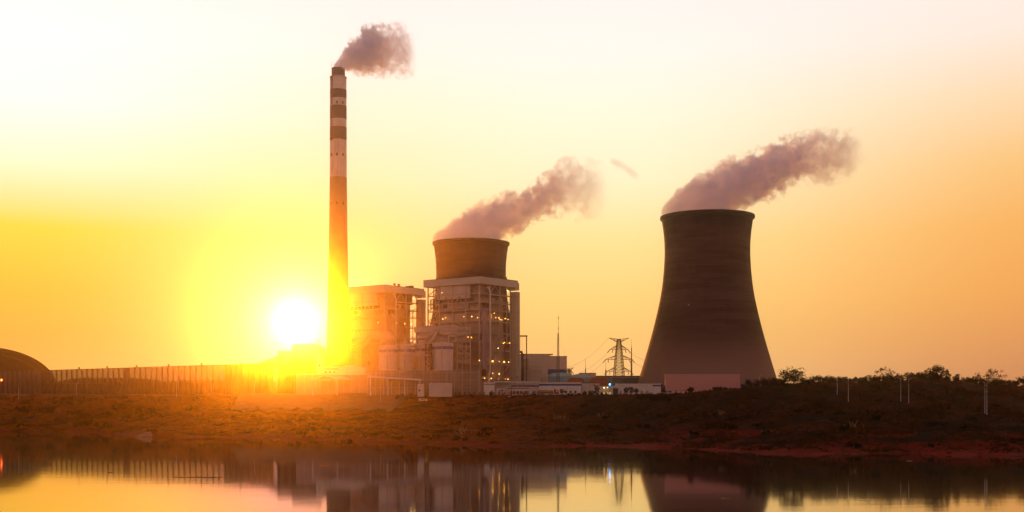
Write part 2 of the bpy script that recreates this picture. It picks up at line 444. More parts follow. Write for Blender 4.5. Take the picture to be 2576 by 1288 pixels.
# ------------------------------------------------------------------ chimney
def chimney():
    D = 800.0; k = D / F
    x = PX(851, D)
    r_ = thing("chimney", "very tall slender chimney with three dark bands near its smoking top", "chimney", (x, D, G))
    z = lambda v: PZ(v, D) - G
    def rad(v): return k * float(np.interp(v, [195, 447, 570, 700, 870, 940, 992], [20.3, 21.2, 22.6, 25.2, 29.0, 31.5, 34.5]))
    def seg(v0, v1, dr=0.0):
        vv = np.linspace(v1, v0, max(2, int((v1 - v0) / 20) + 2))
        return [(rad(v) + dr, z(v)) for v in vv]
    lower = mat("chimney_concrete", (0.32, 0.21, 0.10), (0.25, 0.16, 0.075), 0.08, 0.9, lines=(1.4, 0.15), streak=0.2)
    paint = mat("chimney_pale_paint", (0.74, 0.66, 0.48), (0.62, 0.54, 0.38), 0.12, 0.85, lines=(2.2, 0.25, 1.9), streak=0.45)
    dark = mat("chimney_dark_band", (0.055, 0.05, 0.055), (0.04, 0.036, 0.04), 0.12, 0.85, lines=(2.2, 0.2), streak=0.3)
    MB().lathe(seg(447, 994), 48).build("shaft", lower, r_)
    cuts = [195, 227, 249, 268, 301, 321, 353, 447]
    for i in range(7):
        a, b_ = cuts[i], cuts[i + 1]
        if i % 2: MB().lathe(seg(a, b_, 0.06), 48).build("warning_band", dark, r_)
        else: MB().lathe(seg(a, b_), 48).build("painted_section", paint, r_)
    MB().lathe([(rad(195) + 0.25, z(197)), (rad(195) + 0.25, z(194)), (rad(195) - 1.2, z(193)), (4.4, z(193))], 48).build("cap_slab", CONC_LIGHT, r_)
    prof = []
    for i in range(6):
        v0 = 193 - i * 3.4
        prof += [(4.35, z(v0)), (4.35, z(v0 - 2.2)), (4.75, z(v0 - 2.2)), (4.75, z(v0 - 3.4))]
    prof += [(3.6, z(172)), (3.6, z(180))]
    MB().lathe(prof, 40, smooth=False).build("flue", BROWN, r_)
    for a in (200, 240, 268, 300, 340, 60, 120):
        px_, py_ = 4.9 * math.cos(R(a)), 4.9 * math.sin(R(a))
        MB().tube((px_, py_, z(174)), (px_, py_, z(155)), 0.10, 0.05, 6).build("lightning_rod", BROWN, r_)
    la = R(270 - 42)
    mb = MB()
    for v0, v1 in zip(range(197, 350, 10), range(207, 360, 10)):
        for s in (-0.5, 0.5):
            rr0, rr1 = rad(v0) + 0.35, rad(v1) + 0.35
            mb.bar((rr1 * math.cos(la) + s, rr1 * math.sin(la), z(v1)), (rr0 * math.cos(la) + s, rr0 * math.sin(la), z(v0)), 0.5)
        rr = rad(v0) + 0.35
        mb.bar((rr * math.cos(la) - 0.5, rr * math.sin(la), z(v0)), (rr * math.cos(la) + 0.5, rr * math.sin(la), z(v0)), 0.2)
    mb.build("ladder", DSTEEL, r_)
    for v, w_ in ((392, 0.5), (514, 0.4), (262, 0.5)):
        for a in (228, 270, 312, 90):
            rr = rad(v) + 0.05; ca, sa = math.cos(R(a)), math.sin(R(a))
            mb = MB(); c0 = Vector((rr * ca, rr * sa, z(v))); tv = Vector((-sa, ca, 0)); nv = Vector((ca, sa, 0))
            vs = [c0 + tv * (sx * w_) + Vector((0, 0, sz * 1.0)) + nv * d_ for d_ in (-0.2, 0.12) for sx, sz in ((-1, -1), (1, -1), (1, 1), (-1, 1))]
            mb.add(vs, [(0, 1, 2, 3), (7, 6, 5, 4), (0, 4, 5, 1), (1, 5, 6, 2), (2, 6, 7, 3), (3, 7, 4, 0)])
            mb.build("vent_opening", DSTEEL, r_)
    return r_
chimney()

# ------------------------------------------------------------------ cooling towers
def cooling_tower():
    D = 830.0
    r_ = thing("cooling_tower", "huge dark brown cooling tower standing alone at the right with a blackened rim", "cooling tower", (PX(1779, D), D, G), 0, "hyperboloid cooling towers")
    prof = [(51.6, 30), (50.3, 34), (49.2, 37.5), (45.0, 51.7), (42.0, 62), (38.7, 74.7), (35.8, 87), (33.6, 97.8), (32.1, 110), (31.3, 121), (31.05, 130), (31.5, 140), (32.6, 148), (33.6, 153.0)]
    prof = [(r, z - G) for r, z in prof]
    zs = np.linspace(prof[0][1], prof[-1][1], 44); rr = np.interp(zs, [p[1] for p in prof], [p[0] for p in prof])
    rr = np.convolve(np.pad(rr, 2, mode='edge'), np.ones(5) / 5, 'valid'); rr[0] = prof[0][0]; rr[-1] = prof[-1][0]
    shell = [(float(a), float(b_)) for a, b_ in zip(rr, zs)]
    inner = [(a - 0.9, b_) for a, b_ in shell[::-1]]
    # stained concrete: horizontal pours, long streaks and a black tide of algae under the rim
    m = bpy.data.materials.new("tower_concrete"); m.use_nodes = True
    t = NT(m.node_tree); b = m.node_tree.nodes['Principled BSDF']; b.inputs['Roughness'].default_value = 0.95; b.inputs['Specular IOR Level'].default_value = 0.15
    tc_ = t.n('ShaderNodeTexCoord'); s = t.n('ShaderNodeSeparateXYZ'); t.link(tc_.outputs['Object'], s.inputs[0])
    def mapped(sc3):
        mp_ = t.n('ShaderNodeMapping'); t.link(tc_.outputs['Object'], mp_.inputs[0]); mp_.inputs['Scale'].default_value = sc3; return mp_.outputs[0]
    n1, _ = t.noise(mapped((0.02, 0.02, 0.22)), 1.0, 6, 0.62)
    n2, _ = t.noise(mapped((0.010, 0.010, 0.9)), 1.0, 4, 0.6)
    n3, _ = t.noise(mapped((0.25, 0.25, 0.02)), 1.0, 5, 0.6)
    n4, _ = t.noise(mapped((1, 1, 1)), 0.03, 6, 0.6)
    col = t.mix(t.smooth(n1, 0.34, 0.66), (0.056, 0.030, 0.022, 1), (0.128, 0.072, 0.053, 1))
    col = t.mix(t.math('MULTIPLY', t.smooth(n2, 0.48, 0.7), 0.45), col, (0.062, 0.034, 0.026, 1))
    col = t.mix(t.math('MULTIPLY', t.smooth(n3, 0.52, 0.75), 0.35), col, (0.052, 0.028, 0.022, 1))
    col = t.mix(t.math('MULTIPLY', t.smooth(n4, 0.5, 0.7), 0.4), col, (0.13, 0.073, 0.053, 1))
    ln = t.smooth(t.math('PINGPONG', s.outputs[2], 0.75), 0.0, 0.12, 1.0, 0.0)
    col = t.mix(t.math('MULTIPLY', ln, 0.22), col, (0.045, 0.025, 0.019, 1))
    edge = t.math('ADD', s.outputs[2], t.math('MULTIPLY', t.math('SUBTRACT', n3, 0.5), 14.0))
    col = t.mix(t.math('MULTIPLY', t.smooth(edge, 119, 127.5), 0.93), col, (0.010, 0.016, 0.012, 1))
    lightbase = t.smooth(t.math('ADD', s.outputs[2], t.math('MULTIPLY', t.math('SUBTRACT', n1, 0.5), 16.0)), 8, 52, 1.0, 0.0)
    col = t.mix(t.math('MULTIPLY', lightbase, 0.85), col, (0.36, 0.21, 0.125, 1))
    t.link(col, b.inputs['Base Color'])
    bp = t.n('ShaderNodeBump'); bp.inputs['Strength'].default_value = 0.4; bp.inputs['Distance'].default_value = 0.3
    t.link(n2, bp.inputs['Height']); t.link(bp.outputs[0], b.inputs['Normal'])
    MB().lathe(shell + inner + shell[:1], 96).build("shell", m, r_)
    top = shell[-1]
    rim = mat("tower_rim", (0.035, 0.028, 0.022), (0.02, 0.018, 0.014), 0.3, 0.9)
    MB().lathe([(top[0], top[1] - 1.3), (top[0] + 0.95, top[1] - 0.5), (top[0] + 0.95, top[1] + 1.2), (top[0] - 0.8, top[1] + 1.2), (top[0] - 0.8, top[1] - 1.3)], 96, smooth=False).build("rim", rim, r_)
    for k in range(36):
        a0 = 2 * math.pi * k / 36; a1 = a0 + math.pi / 36; am = a0 - math.pi / 36
        mb = MB()
        for a in (am, a1):
            mb.bar((53.5 * math.cos(a0), 53.5 * math.sin(a0), -0.3), (51.1 * math.cos(a), 51.1 * math.sin(a), 7.6), 0.9)
        mb.build("leg_strut", CONC, r_)
    MB().lathe([(47.0, -0.6), (47.0, 9.5), (0.5, 9.5)], 48).build('fill_pack', DSTEEL, r_)
    MB().lathe([(55.5, -0.6), (55.5, 1.4), (55.0, 1.4), (55.0, -0.6)], 72).build("basin_wall", CONC_LIGHT, r_)
    for k in range(8):
        a = R(-90 + 45 * k + 14)
        rr_ = float(np.interp(PZ(775, D) - G, [p[1] for p in prof], [p[0] for p in prof])) + 0.3
        c0 = (rr_ * math.cos(a), rr_ * math.sin(a), PZ(775, D) - G)
        MB().ball(c0, 0.6, 8).build("obstacle_light", DSTEEL if k != 7 else STEEL, r_)
    return r_
tower = cooling_tower()
dup(tower, (PX(1185, 1005.0), 1005.0, G - 1.5), 0.3, "tan cooling tower rising behind the roof of the boiler house, pale steam leaving it", None, (1, 1, 1.04))

# ------------------------------------------------------------------ boiler houses
def boiler_house():
    D = 800.0
    H = PZ(696, D) - G
    r_ = thing("boiler_house", "open steel boiler house right of the silos, hiding the lower half of a cooling tower", "boiler house",
               (PX(1206, D), D, G), R(53), "boiler houses")
    LX, LY = 36.5, 48.5
    # roof: deep pale fascia over a flat slab
    mb = MB()
    mb.box(-2.2, 43.0, -2.2, 51.2, H - 5.0, H)
    fascia = mat("roof_fascia", (0.70, 0.58, 0.37), (0.64, 0.52, 0.33), 0.05, 0.7, lines=(40.0, 0.0, 2.0), streak=0.12)
    roof = mb.build("roof", fascia, r_)
    MB().box(-2.35, 43.15, -2.35, 51.35, H, H + 0.35).build("roof_edge", BROWN, roof)
    MB().box(40.6, 45.4, -1.6, 6.0, H - 6.6, H - 1.1).build("roof_end_box", fascia, roof)
    for x, y, s, h in ((14, 3, 0.7, 2.6), (19, 3, 0.7, 2.4), (31, 3, 2.2, 1.6), (34.5, 4, 1.4, 2.3)):
        MB().box(x - s, x + s, y - s, y + s, H + 0.35, H + 0.35 + h).build("roof_vent", BROWN, roof)
    # boiler casing hung in the frame
    MB().box(4.2, 33.4, 4.2, 41.0, 0.0, H - 5.0).build("boiler_casing", CASING, r_)
    MB().box(2.2, 4.2, 12.0, 38.0, 61.5, 71.0).build("upper_casing", CASING2, r_)
    MB().box(1.8, 4.2, 13.0, 40.0, 51.5, 58.5).build("steam_drum", CASING2, r_)
    MB().box(0.2, 1.0, 9.0, 40.0, H - 14.5, H - 5.0).build("cladding_panel", CLAD, r_)
    MB().box(13.0, 32.0, 0.4, 1.2, H - 13.0, H - 5.0).build("cladding_panel", BROWN, r_)
    MB().box(1.0, 4.2, 9.0, 40.0, H - 17.5, H - 15.0).build("louvre_band", DSTEEL, r_)
    MB().box(9.0, 32.0, 2.6, 4.2, 2.0, 44.0).build("coal_mill_casing", CASING, r_)
    MB().box(3.0, 6.6, -0.9, 0.3, 18.0, 62.0).build("lift_cladding", mat("pinkish_cladding", (0.47, 0.30, 0.27), (0.42, 0.26, 0.23), 0.2, 0.7), r_)
    rr = random.Random(11)
    for k in range(26):
        side = k % 2; z0 = rr.choice([9, 13, 23, 33, 39, 45, 62, 67]) + rr.uniform(0, 1); hh = rr.uniform(1.6, 4.8)
        a = rr.uniform(3, 30); ww = rr.uniform(1.2, 5)
        mt = rr.choice([CASING, CASING2, BROWN, CASING2, STEEL])
        if side: MB().box(rr.uniform(0.9, 2.6), 4.2, a + 6, a + 6 + ww, z0, z0 + hh).build("equipment_box", mt, r_)
        else: MB().box(a, a + ww, rr.uniform(0.9, 2.4), 4.2, z0, z0 + hh).build("equipment_box", mt, r_)
    levels = [12, 22, 32, 38, 44.5, 53, 61, 66.5, 72.5]
    for i, z in enumerate(levels):
        mb = MB()
        t_ = 0.35
        mb.box(0.5, 5.5, 0.5, LY, z - t_, z); mb.box(5.5, LX, 0.5, 5.5, z - t_, z); mb.box(5.5, 12.0, 41.0, LY, z - t_, z); mb.box(33.4, LX, 5.5, 24, z - t_, z)
        mb.box(-0.1, 0.4, -0.1, LY + 0.4, z - 0.85, z - 0.05); mb.box(0.4, LX + 0.4, -0.1, 0.4, z - 0.85, z - 0.05)
        pl = mb.build("platform", STEEL if i % 3 else CASING2, r_)
        mb = MB()
        for q in (0.55, 1.1):
            mb.bar((0.1, 0, z + q), (0.1, LY, z + q), 0.10); mb.bar((0.1, 0.1, z + q), (LX, 0.1, z + q), 0.10)
        for a in np.arange(1.5, LY, 3.0): mb.bar((0.1, a, z), (0.1, a, z + 1.1), 0.09)
        for a in np.arange(1.5, LX, 3.0): mb.bar((a, 0.1, z), (a, 0.1, z + 1.1), 0.09)
        mb.build("railing", STEEL, pl)
    cl = MB().box(-0.36, 0.36, -0.36, 0.36, 0, H - 5.0)
    proto = None
    for (x, y, s) in ((0, 0, 1.0), (0, 12.5, .8), (0, 25, .8), (0, 37.5, 1.2), (0, LY, 1.0), (12, 0, .8), (24, 0, .9), (LX, 0, 1.0), (6.5, LY, .8), (LX, 9, .8), (LX, 24, .8), (6, 41.2, 0.8)):
        if proto is None: c_ = proto = cl.build("column", STEEL, r_)
        else:
            c_ = proto.copy(); COL.objects.link(c_)
        c_.location = (x, y, 0); c_.scale = (s, s, 1)
    def brace(p, q, w_=0.38): MB().bar(p, q, w_).build("brace", STEEL, r_)
    brace((0, 12.5, H - 5), (0, 0.4, 72.5)); brace((12, 0, H - 5), (0.5, 0, 72.5)); brace((12, 0, 72.5), (18, 0, H - 5)); brace((24, 0, 72.5), (18, 0, H - 5))
    for y0, y1 in ((12.5, 25), (25, 37.5)):
        for z0, z1 in ((61, 71), (44.5, 52), (22, 31)):
            ym = (y0 + y1) / 2
            brace((0, y0, z0), (0, ym, z1)); brace((0, y1, z0), (0, ym, z1))
    for z0, z1 in ((72.5, H - 5), (53, 61), (38, 44.5), (61, 66.5), (12, 22)): brace((0, 37.5, z1), (0, LY, z0), 0.45)
    for x0, x1, z0, z1 in ((24, 36, 38, 44.5), (12, 24, 22, 32), (24, 36, 12, 22), (0, 12, 22, 32), (24, 36, 61, 66.5)): brace((x0, 0, z0), (x1, 0, z1))
    # pipe loops standing out from the frame at the open bay
    for z0 in (63.0, 33.0):
        mb = MB()
        for q in range(4): mb.tube((-0.8, 41.5 + 1.3 * q, z0), (-0.8, 41.5 + 1.3 * q, z0 + 6.5), 0.3, n=6)
        mb.path([(-0.8, 41.5, z0), (-0.8, 45.4, z0)], 0.3, 6); mb.path([(-0.8, 41.5, z0 + 6.5), (-0.8, 45.4, z0 + 6.5)], 0.3, 6)
        mb.build("pipe_rack", BROWN, r_)
    MB().path([(10.0, -0.5, 0.5), (9.0, -1.4, 6), (9.0, -1.4, 13.0), (10.6, -1.4, 17.0), (10.6, -1.4, H - 13), (10.6, -1.4, H - 10.5), (9.8, -1.2, H - 8.2), (8.4, -0.6, H - 6.6)], 0.72, 10).build("downpipe", WHITE, r_)
    for x, z0, z1 in ((21.0, 5, 45), (28.5, 2, 40), (14.5, 0, 22), (31.0, 38, 66)):
        MB().path([(x, -0.9, z0), (x, -0.9, z1), (x + 2.2, -0.9, z1 + 1.5)], 0.34, 6).build("riser_pipe", mat("rust_pipe", (0.34, 0.13, 0.07), (0.26, 0.10, 0.06), 0.3, 0.7) if x == 28.5 else STEEL, r_)
    sh = MB().box(37.6, 42.4, -4.4, 0.8, 4.0, PZ(731, D) - G + 1.6).build("lift_shaft", mat("shaft_concrete", (0.54, 0.42, 0.27), (0.46, 0.36, 0.23), 0.1, 0.9, lines=(12, 0.2)), r_)
    mb = MB()
    for z in levels: mb.box(36.8, 37.6, -0.4, 7.0, z - 0.5, z)
    mb.build("shaft_landing", BROWN, sh)
    # sodium floodlights
    def pos(u, v):
        # ray to the frame face that the photo shows the lamp on
        for face in ('x', 'y'):
            a = R(53); o = Vector((PX(1206, D), D)); d = Vector(((u - 1288) / F, 1.0))
            ex = Vector((math.cos(a), math.sin(a))); ey = Vector((-math.sin(a), math.cos(a)))
            n_ = ey if face == 'y' else ex
            off = -0.9
            tt = ((o + n_ * off).dot(n_)) / d.dot(n_)
            p = d * tt - o
            lx, ly = p.dot(ex), p.dot(ey)
            if (face == 'x' and ly > -1) or (face == 'y' and lx > -1): return (lx, ly, CAMZ - (v - HORIZON) * tt / F - G)
    for k, (x, y) in enumerate([(535, 1030), (600, 1000), (1028, 975), (1212, 972), (1350, 998), (1665, 938), (1662, 988), (1740, 895), (1775, 998), (1850, 1005), (1875, 1042), (1915, 1053), (1998, 1020), (2062, 1042), (513, 415), (2055, 370)]):
        u, v = (1680 + x / 5.855) * 0.6289, (1100 + y / 5.855) * 0.6289
        MB().ball(pos(u, v), 0.30 if k % 3 else 0.42, 8).build("floodlight", LAMPW if k in (15, 10) else LAMP, r_)
    for k, (x, y) in enumerate([(825, 208), (882, 212), (1020, 608), (1248, 622), (1355, 628), (1446, 634), (1522, 636), (1343, 398), (1433, 315), (1452, 300), (1540, 310), (1250, 830), (1355, 840), (1110, 912), (1193, 930), (1225, 918), (1347, 926), (1460, 930), (1512, 932)]):
        u, v = (1680 + x / 4.293) * 0.6289, (1300 + y / 4.293) * 0.6289
        MB().ball(pos(u, v), 0.62 if k in (3, 5, 12) else 0.35, 8).build("floodlight", LAMPW if k in (7, 6, 14) else LAMP, r_)
    return r_
bh = boiler_house()
D1 = 861.0
dup(bh, (PX(968, D1), D1, G - 0.5), R(53), "tall open steel boiler house just right of the chimney, washed out by the sun glow", "boiler houses")
for k, o in enumerate([c_ for c_ in bpy.data.objects["boiler_house.001"].children if c_.name.startswith("floodlight")]):
    if k % 3: bpy.data.objects.remove(o)

# ------------------------------------------------------------------ dust collectors in front of the boilers
def collector():
    D = 782.0
    r_ = thing("dust_collector", "tan dust collector casing with ducts above the silos, before the right boiler house", "dust collector", (PX(1042, D), D, G), 0, "dust collectors")
    k = D / F; zz = lambda v: PZ(v, D) - G; L = (1168 - 1042) * k
    mb = MB(); mb.prism([(0, zz(836)), (0, zz(822)), (9, zz(819)), (26, zz(818)), (31, zz(822)), (34.5, zz(832)), (34.5, zz(836))], 0, 15)
    mb.build("casing", CASING2, r_)
    MB().box(3, 33, 1.5, 14, zz(868), zz(836)).build("hopper_wall", CASING, r_)
    for x in (5, 12.5, 20, 27.5):
        mb = MB(); mb.add([(x, 0.8, zz(868)), (x + 6, 0.8, zz(868)), (x + 6, 9, zz(868)), (x, 9, zz(868)), (x + 2.4, 4, zz(884)), (x + 3.6, 4, zz(884)), (x + 3.6, 6, zz(884)), (x + 2.4, 6, zz(884))],
                            [(3, 2, 1, 0), (4, 5, 6, 7), (0, 1, 5, 4), (1, 2, 6, 5), (2, 3, 7, 6), (3, 0, 4, 7)])
        mb.build("hopper", CASING2, r_)
    for x in (1, 8, 16, 24, 33): MB().box(x, x + 0.7, 0.2, 0.9, 0, zz(836)).build("leg", STEEL, r_)
    MB().path([(2, -1.2, zz(852)), (10, -1.2, zz(846)), (15, -1.2, zz(834)), (20, -1.2, zz(840)), (34, -1.2, zz(840))], 1.3, 10).build("inlet_duct", CASING2, r_)
    MB().path([(9, -1.8, zz(866)), (14, -1.8, zz(849)), (16, -1.8, zz(828))], 1.6, 10).build("inlet_duct", CASING2, r_)
    mb = MB(); mb.box(-6, 33, -2.0, -0.2, zz(852) - 0.4, zz(852))
    pl = mb.build("walkway", STEEL, r_)
    mb = MB()
    for q in (0.6, 1.2): mb.bar((-6, -1.9, zz(852) + q), (33, -1.9, zz(852) + q), 0.12)
    for x in np.arange(-6, 34, 3): mb.bar((x, -1.9, zz(852)), (x, -1.9, zz(852) + 1.2), 0.12)
    mb.build("railing", STEEL, pl)
    MB().path([(24, -1.5, zz(905)), (24, -1.5, zz(846)), (29, -1.5, zz(846)), (29, -1.5, zz(859)), (26, -1.5, zz(859))], 0.5, 8).build("pipe_loop", WHITE, r_)
    return r_
dc = collector()
dup(dc, (PX(878, 835.0), 835.0, G - 1), 0, "dust collector casing with ducts right beside the chimney foot, bright in the glow", "dust collectors")

def stair_trestle():
    D = 776.0; k = D / F; zz = lambda v: PZ(v, D) - G
    r_ = thing("stair_trestle", "open steel stair trestle with pale railings between the last silo and the boiler house", "stair tower", (PX(1150, D), D, G))
    W_ = (1172 - 1150) * k + 3
    for x, y in ((0, 0), (W_, 0), (0, 5), (W_, 5)): MB().box(x - .25, x + .25, y - .25, y + .25, 0, zz(826)).build("post", STEEL, r_)
    for v in (828, 842, 858, 874, 892, 912):
        z = zz(v); mb = MB(); mb.box(0.25, W_ - .25, 0, 5, z - 0.35, z); p = mb.build("landing", STEEL, r_)
        mb = MB()
        for q in (0.7, 1.4): mb.bar((0, -0.3, z + q), (W_, -0.3, z + q), 0.16)
        for x in np.linspace(0, W_, 5): mb.bar((x, -0.3, z), (x, -0.3, z + 1.4), 0.14)
        mb.build("railing", WHITE, p)
    for a, b_ in ((842, 828), (858, 842), (892, 874), (912, 892)):
        MB().bar((0.3, -0.1, zz(a)), (W_ - .3, -0.1, zz(b_)), 0.4).build("stair_flight", STEEL, r_)
        MB().bar((W_ - .3, 0.2, zz(a)), (0.3, 0.2, zz(b_)), 0.3).build("brace", STEEL, r_)
stair_trestle()

# ------------------------------------------------------------------ silos
def silo(u0, u1, vt, D, label, proto=None):
    k = D / F; rad_ = (u1 - u0) * k / 2; Ht = PZ(vt, D) - G
    r_ = thing("storage_silo", label, "silo", (PX((u0 + u1) / 2, D), D, G), 0, "ash silos")
    body = mat("silo_paint", (0.82, 0.64, 0.43), (0.74, 0.57, 0.37), 0.12, 0.7, lines=(2.6, 0.12), streak=0.25)
    MB().lathe([(rad_, -0.5), (rad_, Ht - 4.4)], 40).build("wall", body, r_)
    MB().lathe([(rad_ + .05, Ht - 4.4), (rad_ + .05, Ht - 2.4)], 40).build("stripe", GREYBLUE, r_)
    MB().lathe([(rad_, Ht - 2.4), (rad_, Ht - 0.25), (rad_ + 0.3, Ht - 0.25), (rad_ + 0.3, Ht), (rad_ * .4, Ht + 0.8), (0.01, Ht + 1.0)], 40, smooth=False).build("top_band", body, r_)
    mb = MB(); n = 24
    for q in (0.7, 1.3):
        mb.path([((rad_) * math.cos(2 * math.pi * a / n), rad_ * math.sin(2 * math.pi * a / n), Ht + q) for a in range(n + 1)], 0.07, 4)
    for a in range(n): mb.bar((rad_ * math.cos(2 * math.pi * a / n), rad_ * math.sin(2 * math.pi * a / n), Ht), (rad_ * math.cos(2 * math.pi * a / n), rad_ * math.sin(2 * math.pi * a / n), Ht + 1.3), 0.12)
    mb.build("railing", STEEL, r_)
    MB().box(-1.6, 1.2, -2.0, 1.0, Ht + 0.7, Ht + 3.6).build("filter_housing", CASING2, r_)
    MB().tube((2.4, -1, Ht + .6), (2.4, -1, Ht + 3.2), 0.5).build("vent_pipe", STEEL, r_)
    MB().box(-0.3, 0.3, -rad_ - 0.3, -rad_ + 0.05, 0, Ht - 0.3).build("ladder", CASING2, r_)
silo(953, 1001, 871, 768, "leftmost of the four pale silos, a separate wide one nearest the chimney")
silo(999, 1044, 870, 772, "pale silo second from the chimney, crossed by the pipe bridge")
silo(1040, 1080, 868, 780, "pale silo half hidden behind the dark lattice tower")
silo(1087, 1140, 863, 764, "rightmost and largest pale silo, left of the stair trestle")

def lattice(name, label, cat, u, v0, v1, D, w0, w1, nseg, mt, r=0.14, group=None, sides=4, zbase=None):
    zb = (G if zbase is None else zbase)
    r_ = thing(name, label, cat, (PX(u, D), D, zb), 0, group)
    z0, z1 = PZ(v1, D) - zb, PZ(v0, D) - zb
    zs = np.linspace(z0, z1, nseg + 1); ws = np.linspace(w0, w1, nseg + 1)
    cs = [(math.cos(2 * math.pi * (k + .5) / sides), math.sin(2 * math.pi * (k + .5) / sides)) for k in range(sides)]
    mb = MB()
    for i in range(nseg):
        for k in range(sides):
            a, b_ = cs[k], cs[(k + 1) % sides]
            p = lambda c_, j: (c_[0] * ws[j], c_[1] * ws[j], zs[j])
            mb.bar(p(a, i), p(a, i + 1), r * 2.2)
            mb.bar(p(a, i), p(b_, i + 1), r * 1.3); mb.bar(p(b_, i), p(a, i + 1), r * 1.3)
            mb.bar(p(a, i + 1), p(b_, i + 1), r * 1.3)
    mb.build("lattice_body", mt, r_)
    return r_, z1
lt, _ = lattice("lattice_tower", "dark lattice stair tower squeezed between two pale silos", "lattice tower", 1078, 866, 990, 760, 2.8, 2.8, 10, BROWN, 0.18)
mb = MB()
for z in np.linspace(4, 32, 8): mb.box(-1.9, 1.9, -1.9, 1.9, z - 0.2, z)
mb.build("landing", BROWN, lt)
pb = thing("pipe_bridge", "short horizontal pipe bridge crossing the fronts of the second and third silo", "pipe bridge", (PX(1012, 757), 757, G))
MB().box(0, 23 * .8, 0, 1.2, PZ(896, 757) - G, PZ(891, 757) - G).build("beam", CASING2, pb)
for x in (1.0, 16.5): MB().box(x, x + .5, 0.2, 0.9, 0, PZ(896, 757) - G).build("support", STEEL, pb)

# ------------------------------------------------------------------ wind fence beside the silos
def wind_fence():
    D = 752.0; k = D / F
    r_ = thing("corrugated_fence", "tall grey corrugated wind fence with raking struts in front of the silos", "fence", (PX(926, D), D, G))
    L = (1203 - 926) * k; Ht = PZ(932, D) - G
    mg = mat("fence_sheet", (0.44, 0.31, 0.175), (0.36, 0.25, 0.14), 0.1, 0.75, lines=(5.2, 0.25, 1.0), streak=0.25)
    n = 14
    for i in range(n):
        x0, x1 = L * i / n, L * (i + 1) / n
        mb = MB(); xs_ = np.linspace(x0, x1 - 0.05, 13)
        poly = []
        for j, x in enumerate(xs_): poly.append((x, 0.0 if j % 2 else 0.22))
        vs = [(x, y, -0.5) for x, y in poly] + [(x, y, Ht) for x, y in poly]; m_ = len(poly)
        mb.add(vs, [(q, q + 1, m_ + q + 1, m_ + q) for q in range(m_ - 1)])
        o = mb.build("sheet_panel", mg, r_)
        md = o.modifiers.new("thickness", 'SOLIDIFY'); md.thickness = 0.08
    proto = None
    for i in range(n + 1):
        mb = MB(); x = L * i / n
        if proto is None:
            mb.box(-.22, .22, -0.75, -0.35, -0.5, Ht + 0.2); mb.bar((0, -0.6, Ht * .62), (0, -4.2, -0.3), 0.3); mb.bar((0, -0.6, Ht * .3), (0, -2.3, Ht * .27), 0.22)
            o = proto = mb.build("post", STEEL, r_)
        else: o = proto.copy(); COL.objects.link(o)
        o.location = (x, 0, 0)
    for f_ in (0.3, 0.62, 0.92): MB().box(0.25, L - 0.25, -0.34, -0.14, Ht * f_ - .15, Ht * f_ + .15).build("rail", STEEL, r_)
wind_fence()

